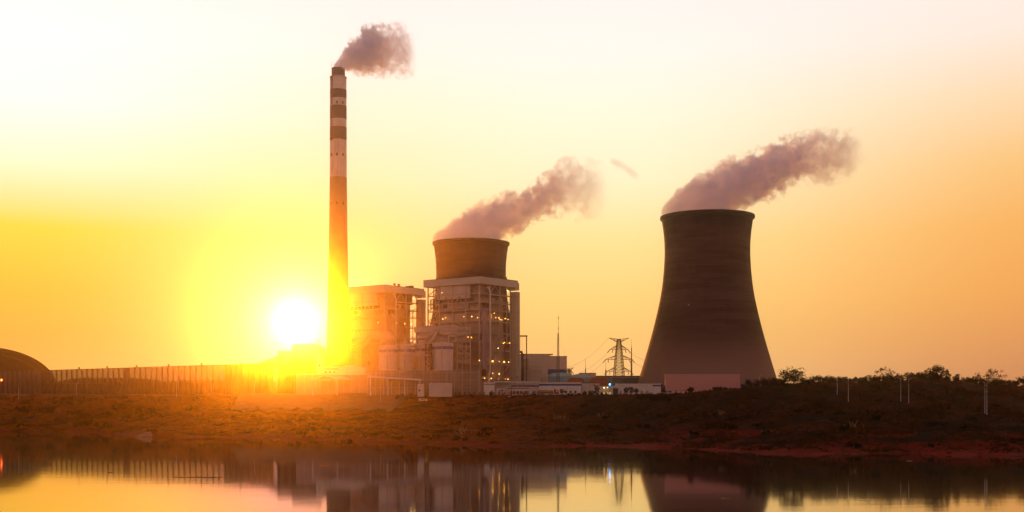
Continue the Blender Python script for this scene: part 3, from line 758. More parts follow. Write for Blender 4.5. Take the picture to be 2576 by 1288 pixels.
# ------------------------------------------------------------------ coal yard wind wall
def wind_wall():
    pa, pb_ = Vector((PX(812, 800), 800)), Vector((PX(-40, 930), 930))
    r_ = thing("coal_yard_wall", "long ribbed windbreak wall around the coal yard, running from the chimney foot to the left edge", "wall", (pa.x, pa.y, G), math.atan2(pb_.y - pa.y, pb_.x - pa.x))
    L = (pb_ - pa).length
    ha, hb = PZ(909, 800) - G, PZ(936, 930) - G
    hh = lambda x: ha + (hb - ha) * x / L
    m = mat("perforated_sheet", (0.085, 0.052, 0.042), (0.055, 0.034, 0.028), 0.07, 0.8, lines=(50, 0, 1.25), streak=0.3)
    t = NT(m.node_tree); b = [q for q in m.node_tree.nodes if q.type == 'BSDF_PRINCIPLED'][0]; o = [q for q in m.node_tree.nodes if q.type == 'OUTPUT_MATERIAL'][0]
    tr = t.n('ShaderNodeBsdfTransparent'); mx = t.n('ShaderNodeMixShader'); mx.inputs[0].default_value = 0.42
    t.link(b.outputs[0], mx.inputs[1]); t.link(tr.outputs[0], mx.inputs[2]); t.link(mx.outputs[0], o.inputs[0])
    solid = mat("solid_sheet", (0.10, 0.072, 0.065), (0.07, 0.05, 0.047), 0.09, 0.8, lines=(50, 0, 1.25), streak=0.3)
    n = 62
    rr = random.Random(3)
    for i in range(n):
        x0, x1 = L * i / n + 0.05, L * (i + 1) / n - 0.05
        fr = (i + .5) / n; u = 812 + (-40 - 812) * fr
        mt = solid if (440 < 0 or u < 128 or 590 < u < 708 or rr.random() < 0.04) else m
        h0, h1 = hh(x0), hh(x1)
        mb = MB(); mb.add([(x0, -.12, -.6), (x1, -.12, -.6), (x1, .12, -.6), (x0, .12, -.6), (x0, -.12, h0), (x1, -.12, h1), (x1, .12, h1), (x0, .12, h0)],
                            [(3, 2, 1, 0), (4, 5, 6, 7), (0, 1, 5, 4), (1, 2, 6, 5), (2, 3, 7, 6), (3, 0, 4, 7)])
        mb.build("sheet_panel", mt, r_)
    proto = None
    for i in range(n + 1):
        x = L * i / n
        if proto is None:
            # the yard side faces away from the viewer; posts and struts stand on the near side
            o = proto = MB().box(-.45, .45, 0.13, 0.9, -0.5, 1.0 * ha).bar((0, 0.9, ha * .55), (0, 4.5, 0), 0.5).build("post", mat("wall_post", (0.045, 0.025, 0.02), (0.03, 0.017, 0.014), 0.3, 0.8), r_)
        else: o = proto.copy(); COL.objects.link(o)
        o.location = (x, 0, 0); o.scale = (1, 1, hh(x) / ha)
    for f_ in (0.42, 0.98):
        MB().add([(0, .14, ha * f_), (L, .14, hb * f_), (L, .14, hb * f_ + .4), (0, .14, ha * f_ + .4), (0, .34, ha * f_), (L, .34, hb * f_), (L, .34, hb * f_ + .4), (0, .34, ha * f_ + .4)],
                 [(0, 1, 2, 3), (7, 6, 5, 4), (0, 4, 5, 1), (3, 2, 6, 7), (0, 3, 7, 4), (1, 5, 6, 2)]).build("rail", BROWN, r_)
    for u in (226, 300, 376, 456, 536, 708, 802 - 4, 895 - 100, 628):
        fr = (812 - u) / 852.0; x = L * fr
        if 0 < x < L: MB().box(x - .45, x + .45, -.3, .5, hh(x), hh(x) + 1.6).build("sprinkler_head", BROWN, r_)
    x = L * (812 - 14) / 852.0
    MB().ball((x, 1.2, hh(x) * 0.62), 0.85, 8).build("warning_lamp", LAMPR, r_)
wind_wall()

def mound(name, label, cat, u0, u1, vt, D, dep, mt, group=None):
    x0, x1 = PX(u0, D), PX(u1, D); cx, rx = (x0 + x1) / 2, (x1 - x0) / 2; h = PZ(vt, D) - G
    n, mcount = 40, 14; vs, fs = [], []
    for j in range(mcount + 1):
        for i in range(n):
            a = 2 * math.pi * i / n; q = j / mcount
            r = 1 - q
            wob = 1 + 0.10 * math.sin(3 * a + D) + 0.06 * math.sin(7 * a)
            z = h * min(1.0, (1 - (1 - q) ** 3.2) * 1.02) * (1 + 0.10 * math.sin(5 * a + 4 * q + D) * (1 - q)) if j else -0.5
            vs.append((rx * r * wob * math.cos(a), dep * r * wob * math.sin(a), z))
    for j in range(mcount):
        for i in range(n): fs.append((j * n + i, j * n + (i + 1) % n, (j + 1) * n + (i + 1) % n, (j + 1) * n + i))
    o = MB().add(vs, fs, True).build(name, mt, None, (cx, D + 0, G))
    return tag(o, label, cat, group)
COAL = mat("coal", (0.030, 0.024, 0.022), (0.018, 0.015, 0.014), 0.6, 0.9, bump=0.6)
mound("coal_heap", "dark coal heap behind the perforated wall near the arched shed", "coal heap", 70, 470, 951, 975, 22, COAL, "coal heaps")
mound("coal_heap", "long low coal heap behind the middle of the perforated wall", "coal heap", 330, 700, 957, 925, 16, COAL, "coal heaps")
mound("coal_heap", "rounded coal heap behind the glowing part of the wall", "coal heap", 690, 812, 942, 900, 20, COAL, "coal heaps")

# arched storage hall
def arched_shed():
    D = 985.0; k = D / F
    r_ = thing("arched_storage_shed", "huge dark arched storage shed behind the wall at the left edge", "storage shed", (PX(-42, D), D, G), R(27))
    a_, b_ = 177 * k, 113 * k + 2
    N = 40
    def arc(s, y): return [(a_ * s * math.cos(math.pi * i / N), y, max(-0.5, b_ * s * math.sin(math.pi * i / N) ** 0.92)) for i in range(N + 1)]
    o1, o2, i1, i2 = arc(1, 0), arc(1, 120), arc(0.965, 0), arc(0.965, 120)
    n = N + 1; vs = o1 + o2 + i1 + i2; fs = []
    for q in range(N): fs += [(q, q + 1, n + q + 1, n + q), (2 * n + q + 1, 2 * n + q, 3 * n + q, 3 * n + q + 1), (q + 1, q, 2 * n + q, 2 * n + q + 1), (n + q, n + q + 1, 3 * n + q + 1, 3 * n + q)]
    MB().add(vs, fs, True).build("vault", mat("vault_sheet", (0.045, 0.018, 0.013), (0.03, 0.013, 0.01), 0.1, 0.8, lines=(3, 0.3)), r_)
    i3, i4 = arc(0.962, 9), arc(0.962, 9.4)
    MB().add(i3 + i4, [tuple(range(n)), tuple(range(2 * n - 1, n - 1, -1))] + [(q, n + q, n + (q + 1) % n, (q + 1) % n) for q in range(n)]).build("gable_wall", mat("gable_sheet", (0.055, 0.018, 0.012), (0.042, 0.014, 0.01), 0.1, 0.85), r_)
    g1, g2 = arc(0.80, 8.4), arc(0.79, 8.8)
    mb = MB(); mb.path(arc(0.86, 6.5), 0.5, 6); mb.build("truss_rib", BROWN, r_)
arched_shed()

# ------------------------------------------------------------------ helper: a box building seen at columns u0..u1, roof row vt
def block(name, label, cat, u0, u1, vt, D, depth, mt, group=None, base=None, roof=None, roof_h=0.5, over=0.3, rz=0.0):
    zb = G - 0.4 if base is None else base
    r_ = thing(name, label, cat, (PX(u0, D), D, zb), rz, group)
    L = (u1 - u0) * D / F; h = PZ(vt, D) - zb
    MB().box(0, L, 0, depth, -1, h - (roof_h if roof else 0)).build("wall", mt, r_)
    if roof: MB().box(-over, L + over, -over, depth + over, h - roof_h, h).build("roof", roof, r_)
    r_['L'] = L; r_['h'] = h
    return r_, L, h
def window(r_, x, z, w_, h_, mt=None, y=0.0, frame=None, name="window"):
    mb = MB(); t_ = 0.12
    mb.box(x - t_, x + w_ + t_, y - .1, y - .004, z - t_, z); mb.box(x - t_, x + w_ + t_, y - .1, y - .004, z + h_, z + h_ + t_)
    mb.box(x - t_, x, y - .1, y - .004, z, z + h_); mb.box(x + w_, x + w_ + t_, y - .1, y - .004, z, z + h_)
    f = mb.build(name, frame or WHITE, r_)
    MB().box(x, x + w_, y - .05, y - .006, z, z + h_).build("pane", mt or GLASS, f)
    return f
def stripe(r_, x0, x1, z0, z1, mt=None, y=0.0): return MB().box(x0, x1, y - .035, y - .003, z0, z1).build("stripe", mt or BLUE, r_)

# ------------------------------------------------------------------ left of the chimney: coal handling
cg_ = thing("coal_conveyor", "inclined enclosed conveyor gallery climbing from behind the wall to the transfer house", "conveyor", (PX(640, 850), 850, G))
a = P(640, 917, 850) - Vector((PX(640, 850), 850, G)); b_ = P(700, 894, 850) - Vector((PX(640, 850), 850, G))
def gal(r_, a, b_, w_=3.4, h_=3.2, dep=4.0):
    MB().add([a, b_, b_ + Vector((0, dep, 0)), a + Vector((0, dep, 0)), a - Vector((0, 0, h_)), b_ - Vector((0, 0, h_)), b_ + Vector((0, dep, -h_)), a + Vector((0, dep, -h_))],
             [(3, 2, 1, 0), (4, 5, 6, 7), (0, 1, 5, 4), (1, 2, 6, 5), (2, 3, 7, 6), (3, 0, 4, 7)]).build("gallery", CASING2, r_)
    for f_ in (0.35, 0.75):
        p = a.lerp(b_, f_)
        for dy in (0.3, dep - 0.3): MB().bar((p.x, dy, p.z - h_), (p.x, dy, -0.5), 0.5).build("trestle_leg", STEEL, r_)
gal(cg_, a, b_)
cg2 = thing("coal_conveyor", "second lower conveyor gallery beside the transfer house, nearer the chimney", "conveyor", (PX(682, 842), 842, G))
a = P(682, 914, 842) - Vector((PX(682, 842), 842, G)); b_ = P(730, 903, 842) - Vector((PX(682, 842), 842, G))
gal(cg2, a, b_)
th, L, h = block("transfer_house", "small flat topped transfer house at the upper end of the conveyor", "transfer house", 698, 728, 882, 852, 12, CASING2, roof=CLAD)
bk, L, h = block("coal_bunker", "broad coal bunker with sloping left end, left of the chimney in the sun glare", "coal bunker", 728, 812, 891, 862, 16, CASING2)
zz = lambda v: PZ(v, 862) - (G - .4); k_ = 862 / F
MB().prism([(0, zz(891)), (9 * k_, zz(865)), (60 * k_, zz(864)), (74 * k_, zz(868)), (84 * k_, zz(872)), (84 * k_, zz(891))], 0, 16).build("roof", CLAD, bk)
fr = thing("roof_frame", "little steel frame on the bunker roof against the chimney", "steel frame", (PX(796, 860), 860, PZ(868.5, 860)))
for u in (797, 801.5, 806): MB().bar((PX(u, 860) - PX(796, 860), 0, 0), (PX(u, 860) - PX(796, 860), 0, 3.6), 0.35).build("post", STEEL, fr)
MB().bar((0, 0, 3.7), (3.8, 0, 3.7), 0.35).build("beam", STEEL, fr)
wt, L, h = block("white_stair_house", "narrow white stair house with one square window at the chimney foot", "stair house", 795, 812, 898, 779, 6, WHITE, roof=WHITE, roof_h=1.6)
window(wt, L * .42, h - 6.6, 1.2, 1.4)
lb, L, h = block("office_block", "low white office block with three small windows at the chimney foot", "office", 812, 851, 921, 775, 8, WHITE, roof=WHITE, roof_h=0.6)
for q in range(3): window(lb, 1.6 + q * 3.0, h - 4.6, .8, 1.0)
stripe(lb, 0, L, h - 2.4, h - 1.5, CASING2)
gs = thing("gabled_shed", "white shed with a shallow gable just right of the chimney foot", "shed", (PX(851, 774), 774, G))
zz = lambda v: PZ(v, 774) - G; k_ = 774 / F
MB().prism([(0, -.5), (70 * k_, -.5), (70 * k_, zz(927)), (36 * k_, zz(919)), (0, zz(924))], 0, 14).build("wall", WHITE, gs)
MB().prism([(-.5, zz(924)), (36 * k_, zz(918.6)), (70 * k_ + .5, zz(927)), (70 * k_ + .5, zz(926)), (36 * k_, zz(917.2)), (-.5, zz(922.6))], -.4, 14.4).build("roof", CLAD, gs)
ar = thing("arched_shelter", "pale arched shelter between the gabled shed and the first silo", "shelter", (PX(938, 778), 778, G))
poly = [(-6, 0)] + [(-6 * math.cos(math.pi * i / 12), 9 + 5.5 * math.sin(math.pi * i / 12)) for i in range(13)] + [(6, 0)]
MB().prism(poly, 0, 10).build("vault", CLAD, ar)
MB().box(1.2, 5.0, -0.25, -0.02, 0, 8.0).build("doorway", BROWN, ar)

# low fence right of the wall end
lf = thing("low_fence", "lower pale corrugated fence behind the gabled canopy, ending at the tall fence", "fence", (PX(746, 764), 764, G))
L = (924 - 746) * 764 / F; h = PZ(943, 764) - G
fs_ = mat("pale_fence_sheet", (0.44, 0.34, 0.27), (0.36, 0.27, 0.21), 0.1, 0.75, lines=(40, 0, 1.0))
for i in range(9): MB().box(L * i / 9 + .05, L * (i + 1) / 9 - .05, 0, .12, -.5, h - 0.1).build("sheet_panel", fs_, lf)
for i in range(10): MB().box(L * i / 9 - .15, L * i / 9 + .15, -.32, -.02, -.5, h).build("post", STEEL, lf)
MB().box(0, L, -.1, .4, h, h + .9).build("coping", WHITE, lf)

# canopies
CAN = mat("canopy_white", (0.78, 0.70, 0.62), (0.70, 0.62, 0.55), 0.2, 0.5)
def canopy_gable():
    D = 748.0; k = D / F
    a = math.atan2(34, 18)
    r_ = thing("gabled_canopy", "white gabled canopy on slim columns standing open in front of the chimney foot", "canopy", (PX(816, D), D, G), 0)
    d = Vector((math.cos(a), math.sin(a), 0)) * 42; s = Vector((1, -0.12, 0)).normalized() * 9.0
    ze, zr = PZ(956, D) - G, PZ(946.5, D) - G
    up = Vector((0, 0, 1))
    def slab(p0, p1, t_):
        vs = [p0, p1, p1 + d, p0 + d]; vs = vs + [q + up * t_ for q in vs]
        return MB().add(vs, [(3, 2, 1, 0), (4, 5, 6, 7), (0, 1, 5, 4), (1, 2, 6, 5), (2, 3, 7, 6), (3, 0, 4, 7)])
    slab(-s + up * ze, up * zr, 0.55).build("roof_slope", CAN, r_)
    slab(up * zr + Vector((.004, 0, 0)), s + up * ze, 0.55).build("roof_slope", CAN, r_)
    MB().bar(-s * .95 + up * ze, s * .95 + up * ze, 0.4).build("tie_beam", CAN, r_)
    for f_ in (0.02, 0.5, 0.97):
        for sg in (-.93, .93):
            p = s * sg + d * f_; MB().tube((p.x, p.y, -.5), (p.x, p.y, ze + 0.1), 0.42, n=10).build("column", CAN, r_)
canopy_gable()
def canopy_flat():
    D = 742.0; k = D / F
    r_ = thing("flat_canopy", "long white flat canopy on columns in front of the pale silos", "canopy", (PX(927, D), D, G), R(9))
    L = (1060 - 927) * k * 1.01; z0, z1 = PZ(945, D) - G, PZ(953.5, D + 5) - G
    MB().add([(0, 0, z0 - 1.1), (L, 0, z1 - 1.1), (L, 9, z1 - 1.1), (0, 9, z0 - 1.1), (0, 0, z0), (L, 0, z1), (L, 9, z1), (0, 9, z0)],
             [(3, 2, 1, 0), (4, 5, 6, 7), (0, 1, 5, 4), (1, 2, 6, 5), (2, 3, 7, 6), (3, 0, 4, 7)]).build("roof", CAN, r_)
    for x, y in ((1.4, .6), (12.8, 2.6), (24, .6), (33.8, .6), (12.8, 8.2), (24, 8.2), (33.8, 8.2), (1.4, 8.2)):
        MB().tube((x, y, -.6), (x, y, z0 + (z1 - z0) * x / L - 1.0), 0.4, n=10).build("column", CAN, r_)
canopy_flat()

# site cabins under the fence
sc1, L, h = block("site_cabin", "long blank white cabin at the foot of the tall fence", "cabin", 1079, 1137, 964, 738, 6, CLAD, roof=WHITE, roof_h=.3, over=.1)
MB().box(L * .55, L * .55 + .25, -.06, -.003, 0.4, h - .4).build("downpipe", CASING2, sc1)
MB().box(L * .33, L * .33 + 4.5, -.05, -.003, 0.6, h - .5).build("door", CLAD, sc1)
sc2, L, h = block("small_cabin", "small white cabin left of the long blank cabin", "cabin", 1050, 1066, 966, 741, 4, WHITE, roof=WHITE, roof_h=.3, over=.1)
window(sc2, 0.8, 2.6, 1.0, 1.0)

def wheel(r_, x, y, rad=.36):
    w_ = MB(); n = 16
    pr = [(rad, y - .11), (rad, y + .11)]
    for c_, nm, m_, q in ((rad, "tyre", DSTEEL, .12), (rad * .58, "rim", STEEL, .14)):
        mb = MB(); mb.tube((x, y - q, rad), (x, y + q, rad), c_, n=n)
        if nm == "tyre": ty = mb.build("wheel", m_, r_)
        else: mb.build("rim", m_, ty)
def van():
    D = 734.0
    r_ = thing("parked_van", "small white van with a lit headlight parked before the long blank cabin", "van", (PX(1053, D), D, tz(PX(1060, D), D)))
    body = [(0, .35), (5.0, .35), (5.05, 1.0), (4.4, 1.15), (3.9, 1.95), (0.1, 1.95), (0, 1.6)]
    bd = MB().prism(body, 0, 1.85).build("body", WHITE, r_)
    md = bd.modifiers.new("b", 'BEVEL'); md.width = .07; md.segments = 2
    MB().prism([(3.05, 1.2), (4.2, 1.2), (3.8, 1.8), (3.05, 1.8)], -.02, -.003).build("side_window", GLASS, r_)
    MB().prism([(1.5, 1.2), (2.8, 1.2), (2.8, 1.8), (1.5, 1.8)], -.02, -.003).build("side_window", GLASS, r_)
    MB().box(0.1, 4.9, -.015, -.003, .85, 1.0).build("stripe", GREYBLUE, r_)
    for x in (.95, 4.0):
        for y in (0.06, 1.79): wheel(r_, x, y, .34)
    for y in (.2, 1.4): MB().box(5.03, 5.1, y, y + .3, .72, .92).build("headlight", LAMP, r_)
    MB().ball((5.1, -.1, .8), .34, 8).build("headlight", LAMP, r_)
van()

# guard posts along the yard edge
gp = []
for i in range(26):
    u = 1034 + i * 12.3 + rng.uniform(-1.5, 1.5); D = float(ip(EDGE, PX(u, 735))) + 4
    z = tz(PX(u, D), D)
    if i == 0:
        o = proto = MB().box(-.28, .28, -.28, .28, -.4, 1.9).box(-.36, .36, -.36, .36, 1.9, 2.15).build("guard_post", BROWN)
        tag(o, "short dark square guard post on the yard edge above the bank", "post", "guard posts along the yard edge")
    else: o = proto.copy(); COL.objects.link(o)
    o.location = (PX(u, D), D, z); gp.append(o)
rl = MB()
for a_, b2 in zip(gp[:-1], gp[1:]):
    rl.bar(a_.location + Vector((0, .5, 1.3)), b2.location + Vector((0, .5, 1.3)), .12)
tag(rl.build("guard_rail", BROWN), "thin dark rail running behind the guard posts on the yard edge", "rail")

# ------------------------------------------------------------------ yard right of the boiler house
wb, L, h = block("pump_house", "square white pump house with a dark stripe below its roof, right of the tall fence", "pump house", 1217, 1244, 962, 742, 8, WHITE, roof=WHITE, roof_h=.7)
stripe(wb, 0, L, h - 1.6, h - 1.0, GREYBLUE); window(wb, 4.8, 1.0, 1.2, 2.2, CASING)
sl = thing("open_service_shed", "open service shed under a long thin pale roof beside the pump house", "shed", (PX(1243, 746), 746, G))
L = 43 * 746 / F; h = PZ(959.5, 746) - G
MB().box(-.4, L, -.5, 8, h - .7, h).build("roof", WHITE, sl)
for x in (0.6, 4, 7.5, L - .6): MB().box(x - .2, x + .2, 0, .4, -.5, h - .7).build("post", STEEL, sl)
MB().box(.5, L - .5, 6.5, 7.5, -.5, h - .7).build("wall", CLAD, sl)
window(sl, 4.8, 2.2, 2.0, 2.2, y=6.5); window(sl, 1.0, 3.0, 1.6, .9, y=6.5)
pt = thing("white_portal", "small white portal frame standing before the open service shed", "portal frame", (PX(1250, 739), 739, tz(PX(1255, 739), 739)))
for x in (0, 4.3): MB().box(x, x + .6, 0, .6, -.3, 3.8).build("post", WHITE, pt)
MB().box(-.3, 5.2, -.02, .62, 3.8, 4.5).build("lintel", WHITE, pt)
lo, L, h = block("low_workshop", "long low workshop with a blue stripe behind the crate shelter", "workshop", 1287, 1356, 964, 752, 8, CLAD, roof=WHITE, roof_h=.6)
stripe(lo, 0, L, h - 2.4, h - 1.5)
for q in range(4): window(lo, 1.5 + q * 4.3, 1.2, 1.6, 1.6)
mb = MB()
for q, r2 in ((0.5, .28), (1.3, .22)): mb.tube((0, 0, q), (24, 0, q), r2)
pr = thing("roof_pipes", "pair of pale pipes running along the low workshop roof", "pipes", (PX(1268, 748), 747, PZ(963, 748) - .2))
MB().tube((0, 0, .5), (23, 0, .5), .28).build("pipe", WHITE, pr); MB().tube((0, .9, 1.0), (23, .9, 1.0), .24).build("pipe", CLAD, pr)
for x in np.arange(0.5, 23, 3.2): MB().box(x, x + .3, -.2, 1.1, -1.5, .25).build("pipe_support", STEEL, pr)

sh = thing("crate_shelter", "low shelter with a thin dark roof and white posts over rusty crates", "shelter", (PX(1277, 731), 731, G - .2))
L = 55 * 731 / F; h = PZ(976.5, 731) - G + .2
MB().box(0, L, -.3, 4.5, h - .4, h).build("roof", BROWN, sh)
for x in (1.2, 5.2, 10.0, L - .5): MB().box(x, x + .24, -.1, .2, -.5, h - .4).build("post", WHITE, sh)
for x, w_, c_, nm in ((1.6, 1.6, REDP, "red"), (3.6, 1.5, RUSTP, "rust brown"), (5.7, 1.8, BROWN, "dark brown"), (7.8, 1.9, RUSTP, "orange brown"), (10.5, 2.4, RUSTP, "wide rust coloured")):
    o = thing("storage_crate", {"red": "red crate at the left end of the crate shelter", "rust brown": "rust crate next to the red one under the shelter", "dark brown": "dark brown crate in the middle of the crate shelter",
              "orange brown": "orange brown crate right of the dark one", "wide rust coloured": "wide rusty crate at the right end of the crate shelter"}[nm], "crate", (PX(1277, 731) + x, 731.6, G - .2), 0, "crates under the shelter")
    MB().box(0, w_, 0, 1.6, 0.15, 2.5).build("body", c_, o)
    for xx in (0.02, w_ - .14): MB().box(xx, xx + .12, -.07, -.004, .15, 2.5).build("corner_batten", STEEL, o)
for i in range(6):
    u = 1278 + i * 10.5
    o = MB().box(0, 1.9 - (i % 3) * .4, 0, .3, 0, .55).build("kerb_block", WHITE, None, (PX(u, 728), 728, tz(PX(u, 728), 728) + 0.0))
    tag(o, "short white kerb block lying along the yard edge before the crate shelter", "kerb block", "white kerb blocks")

def truck():
    D = 727.0
    r_ = thing("tanker_truck", "tanker truck with a golden brown tank and a red cab parked on the yard edge", "truck", (PX(1351, D), D, tz(PX(1380, D), D) + .05))
    n = 20; L = 10.2
    pts = lambda x, s: [(x, 1.25 + 1.2 * s * math.cos(2 * math.pi * i / n), 2.15 + 1.05 * s * math.sin(2 * math.pi * i / n)) for i in range(n)]
    rings = [(0, .55), (.25, .9), (.6, 1), (L - .6, 1), (L - .25, .9), (L, .55)]
    vs = sum([pts(x, s) for x, s in rings], []); fs = []
    for j in range(len(rings) - 1):
        for i in range(n): fs.append((j * n + i, j * n + (i + 1) % n, (j + 1) * n + (i + 1) % n, (j + 1) * n + i))
    fs += [tuple(range(n - 1, -1, -1)), tuple(range((len(rings) - 1) * n, len(rings) * n))]
    MB().add(vs, fs, True).build("tank", mat("tank_paint", (0.42, 0.18, 0.06), (0.34, 0.13, 0.045), 0.4, 0.35, 0.2), r_)
    for x in (2.2, 6.0): MB().tube((x, 1.25, 3.1), (x, 1.25, 3.5), .35).build("manhole", BROWN, r_)
    MB().box(0, 14.2, .4, 2.1, .75, 1.05).build("chassis", DSTEEL, r_)
    cab = MB().prism([(11.0, .8), (14.1, .8), (14.15, 1.9), (13.7, 3.2), (13.2, 3.45), (11.0, 3.45)], 0, 2.5).build("cab", REDP, r_)
    md = cab.modifiers.new("b", 'BEVEL'); md.width = .1; md.segments = 2
    MB().prism([(12.3, 2.1), (13.75, 2.1), (13.45, 3.0), (12.3, 3.0)], -.02, -.004).build("side_window", CLAD, cab)
    MB().prism([(11.1, 3.47), (12.0, 3.47), (11.2, 4.2), (11.1, 4.2)], .2, 2.3).build("wind_deflector", RUSTP, cab)
    for x in (1.2, 2.5, 3.8, 9.6, 12.9):
        for y in (.15, 2.35): wheel(r_, x, y, .5)
    for y in (.2, 1.9): MB().box(14.12, 14.2, y, y + .35, 1.1, 1.35).build("headlight", WHITE, r_)
    MB().box(4.6, 9.0, .1, .5, .75, 1.15).build("side_guard", STEEL, r_)
truck()

wl, L, h = block("blue_striped_building", "long low white building with a dark blue stripe behind the tanker truck", "low building", 1356, 1462, 962, 750, 9, WHITE, roof=WHITE, roof_h=.6)
stripe(wl, 0, L, h - 2.2, h - 1.0)
for q in range(6): window(wl, 8 + q * 3.1, 1.2, 1.5, 1.8)
for x in (L * .66,): MB().box(x, x + .35, -.3, -.02, -.5, h - 2.4).build("post", CLAD, wl)
# low wall of yard houses to the right of it
yb, L, h = block("yard_store", "cluttered low store with pale wall and orange brown panels behind the dark cone shaped shrub", "store", 1464, 1508, 962, 758, 7, CLAD, roof=BROWN, roof_h=.6)
MB().box(4.5, L - .5, -.1, -.004, h - 3.4, h - .8).build("panel", CASING2, yb)
for q in range(3): window(yb, 1 + q * 3.3, 1.0, 1.6, 1.8)
gh = thing("gate_lodge", "small gate lodge with lit yellow front and white right half", "gate lodge", (PX(1508, 738), 738, G - .6))
L = 52 * 738 / F; h = PZ(971.5, 738) - G + .6
MB().box(0, L, 2.5, 6, -.5, h - .5).build("wall", CLAD, gh); MB().box(-.3, L + .3, -.2, 6.3, h - .5, h).build("roof", WHITE, gh)
MB().box(L * .62, L - .2, 1.2, 2.48, -.5, h - .52).build("white_bay", WHITE, gh)
MB().box(L * .66, L - 1.2, 1.1, 1.18, .2, h - 1.4).build("doorway", DSTEEL, gh)
LITW = lampmat("lit_window", (1.0, 0.62, 0.18), 0.55)
for x in (2.3, 4.4, 6.3): window(gh, x, .9, 1.5, 1.3, LITW, y=2.5)
for x, r2 in ((3.1, .42), (5.4, .30)): MB().ball((x, 1.2, h - .95), r2, 8).build("ceiling_lamp", LAMPW, gh)
for x in (.3, 2.0, L * .6): MB().box(x, x + .3, 0, .3, -.5, h - .5).build("post", WHITE, gh)
be = thing("blue_beacon", "small bright blue signal light on a short pole above the gate lodge", "signal light", (PX(1534, 736), 736, G))
MB().tube((0, 0, 0), (0, 0, PZ(968.5, 736) - G), .09).build("pole", STEEL, be); MB().ball((0, 0, PZ(967, 736) - G), .55, 10).build("lamp", LAMPB, be)

lw, L, h = block("long_white_store", "long white store with a blue stripe at its right end, left of the billboard", "store", 1549, 1662, 965, 752, 8, WHITE, roof=WHITE, roof_h=.4)
stripe(lw, L - 5.4, L, h - 1.9, h - .8)
for q in range(9): MB().bar((2 + q * 2.2, -.2, h - 2.6), (3.4 + q * 2.2, -.2, h - .5), .22).build("roof_brace", CASING2, lw)
for q in range(6): MB().box(2 + q * 3.6, 4 + q * 3.6, -.06, -.004, .5, 3.0).build("shutter", CASING, lw)
hl, L, h = block("grey_hall", "long grey hall with a dark glazed band, in front of the pylon foot", "hall", 1498, 1642, 945, 842, 22, mat("hall_sheet", (0.27, 0.185, 0.155), (0.22, 0.15, 0.125), 0.1, 0.8, lines=(40, 0, 1.3)), roof=BROWN, roof_h=.6, rz=R(3.5))
MB().box(L * .30, L * .97, -.12, -.005, h - 6.2, h - 1.6).build("glazed_band", mat("green_glass", (0.055, 0.07, 0.07), (0.04, 0.05, 0.05), 0.15, 0.25, lines=(30, 0, 2.6)), hl)
MB().box(L * .30, L * .97, -.6, -.005, h - 7.0, h - 6.22).build("gutter", DSTEEL, hl)
h2, L, h = block("hall_annex", "small brown boxy annex joined behind the left end of the grey hall", "annex", 1460, 1499, 938, 838, 14, CASING2, roof=BROWN, roof_h=.5)
cyd = thing("lightning_spike", "thin spike on the brown annex roof", "spike", (PX(1473, 842), 842, PZ(938.5, 842)))
MB().tube((0, 0, -.2), (0, 0, 11), .22, .06, 6).build("rod", BROWN, cyd); MB().tube((0, 0, -.2), (0, 0, 3.5), .34, n=6).build("base", BROWN, cyd)

# turbine hall
th_, L, h = block("turbine_hall", "tall boxy turbine hall with a dark blue stripe, right of the boiler house", "turbine hall", 1377, 1426.5, 895.5, 880, 40, CLAD, roof=CASING2, roof_h=.9, rz=R(6))
stripe(th_, 0, L, h - 14.5, h - 10.4)
tl_ = MB().box(-20.5, -.05, -3.0, 30, -1, h + .8).build("side_block", CLAD, th_)
MB().box(-20.7, 4, -3.2, 30.2, h + .8, h + 1.6).build("roof_edge", CASING2, tl_)
for z0, z1, x0, x1, mt in ((9, 18.5, -20.3, -14.8, CASING), (0, 3, -20, -8, CASING), (4, 9, -13, -7.5, CASING2), (19, 28, -20.3, -15.2, CASING)):
    MB().box(x0, x1, -3.25, -3.02, z0, z1).build("wall_recess", mt, tl_)
MB().box(-6.2, -4.9, -3.6, -3.02, 2, 13).build("vent_duct", DSTEEL, tl_)
an, L, h = block("hall_lean_to", "low lean-to with pipe frames in front of the turbine hall", "lean-to", 1318, 1362, 930, 850, 10, CASING2)
for x in (0.5, 4.5, 9): MB().box(x, x + .4, -.5, -.1, -.5, h + 6).build("post", STEEL, an)
for z in (h + 2, h + 6): MB().box(0.4, 9.4, -.45, -.15, z - .2, z + .2).build("beam", STEEL, an)
window(an, 8, 1.5, 3, 1.6)

gf = thing("gantry_frame", "tall dark portal gantry beside the lift shaft, right of the boiler house", "gantry", (PX(1304, 842), 842, G))
x1 = 20.5 * 842 / F; zt = PZ(847, 842) - G
for x in (0, x1): MB().box(x - .4, x + .4, -.4, .4, -.5, zt).build("post", BROWN, gf)
MB().box(-.8, x1 + .8, -.45, .45, zt, zt + 1.0).build("beam", BROWN, gf); MB().box(.4, x1 - .4, -.35, .35, PZ(893, 842) - G - .4, PZ(893, 842) - G + .4).build("beam", BROWN, gf)
for x in (1.6, 3.0): MB().tube((x, 0, zt), (x, 0, zt - 11), .06, n=5).build("hanging_cable", BROWN, gf); MB().box(x - .2, x + .2, -.2, .2, zt - 12.2, zt - 11).build("hook_block", BROWN, gf)
fp = thing("elbow_pipe", "fat dark pipe with an elbow bend at the foot of the gantry", "pipe", (PX(1304, 838), 838, G))
MB().path([(0, 0, PZ(886, 838) - G), (1.5, 0, PZ(884, 838) - G), (2.8, 0, PZ(888, 838) - G), (3.0, 0, PZ(898, 838) - G), (3.0, 0, -.5)], .95, 10).build("pipe", DSTEEL, fp)

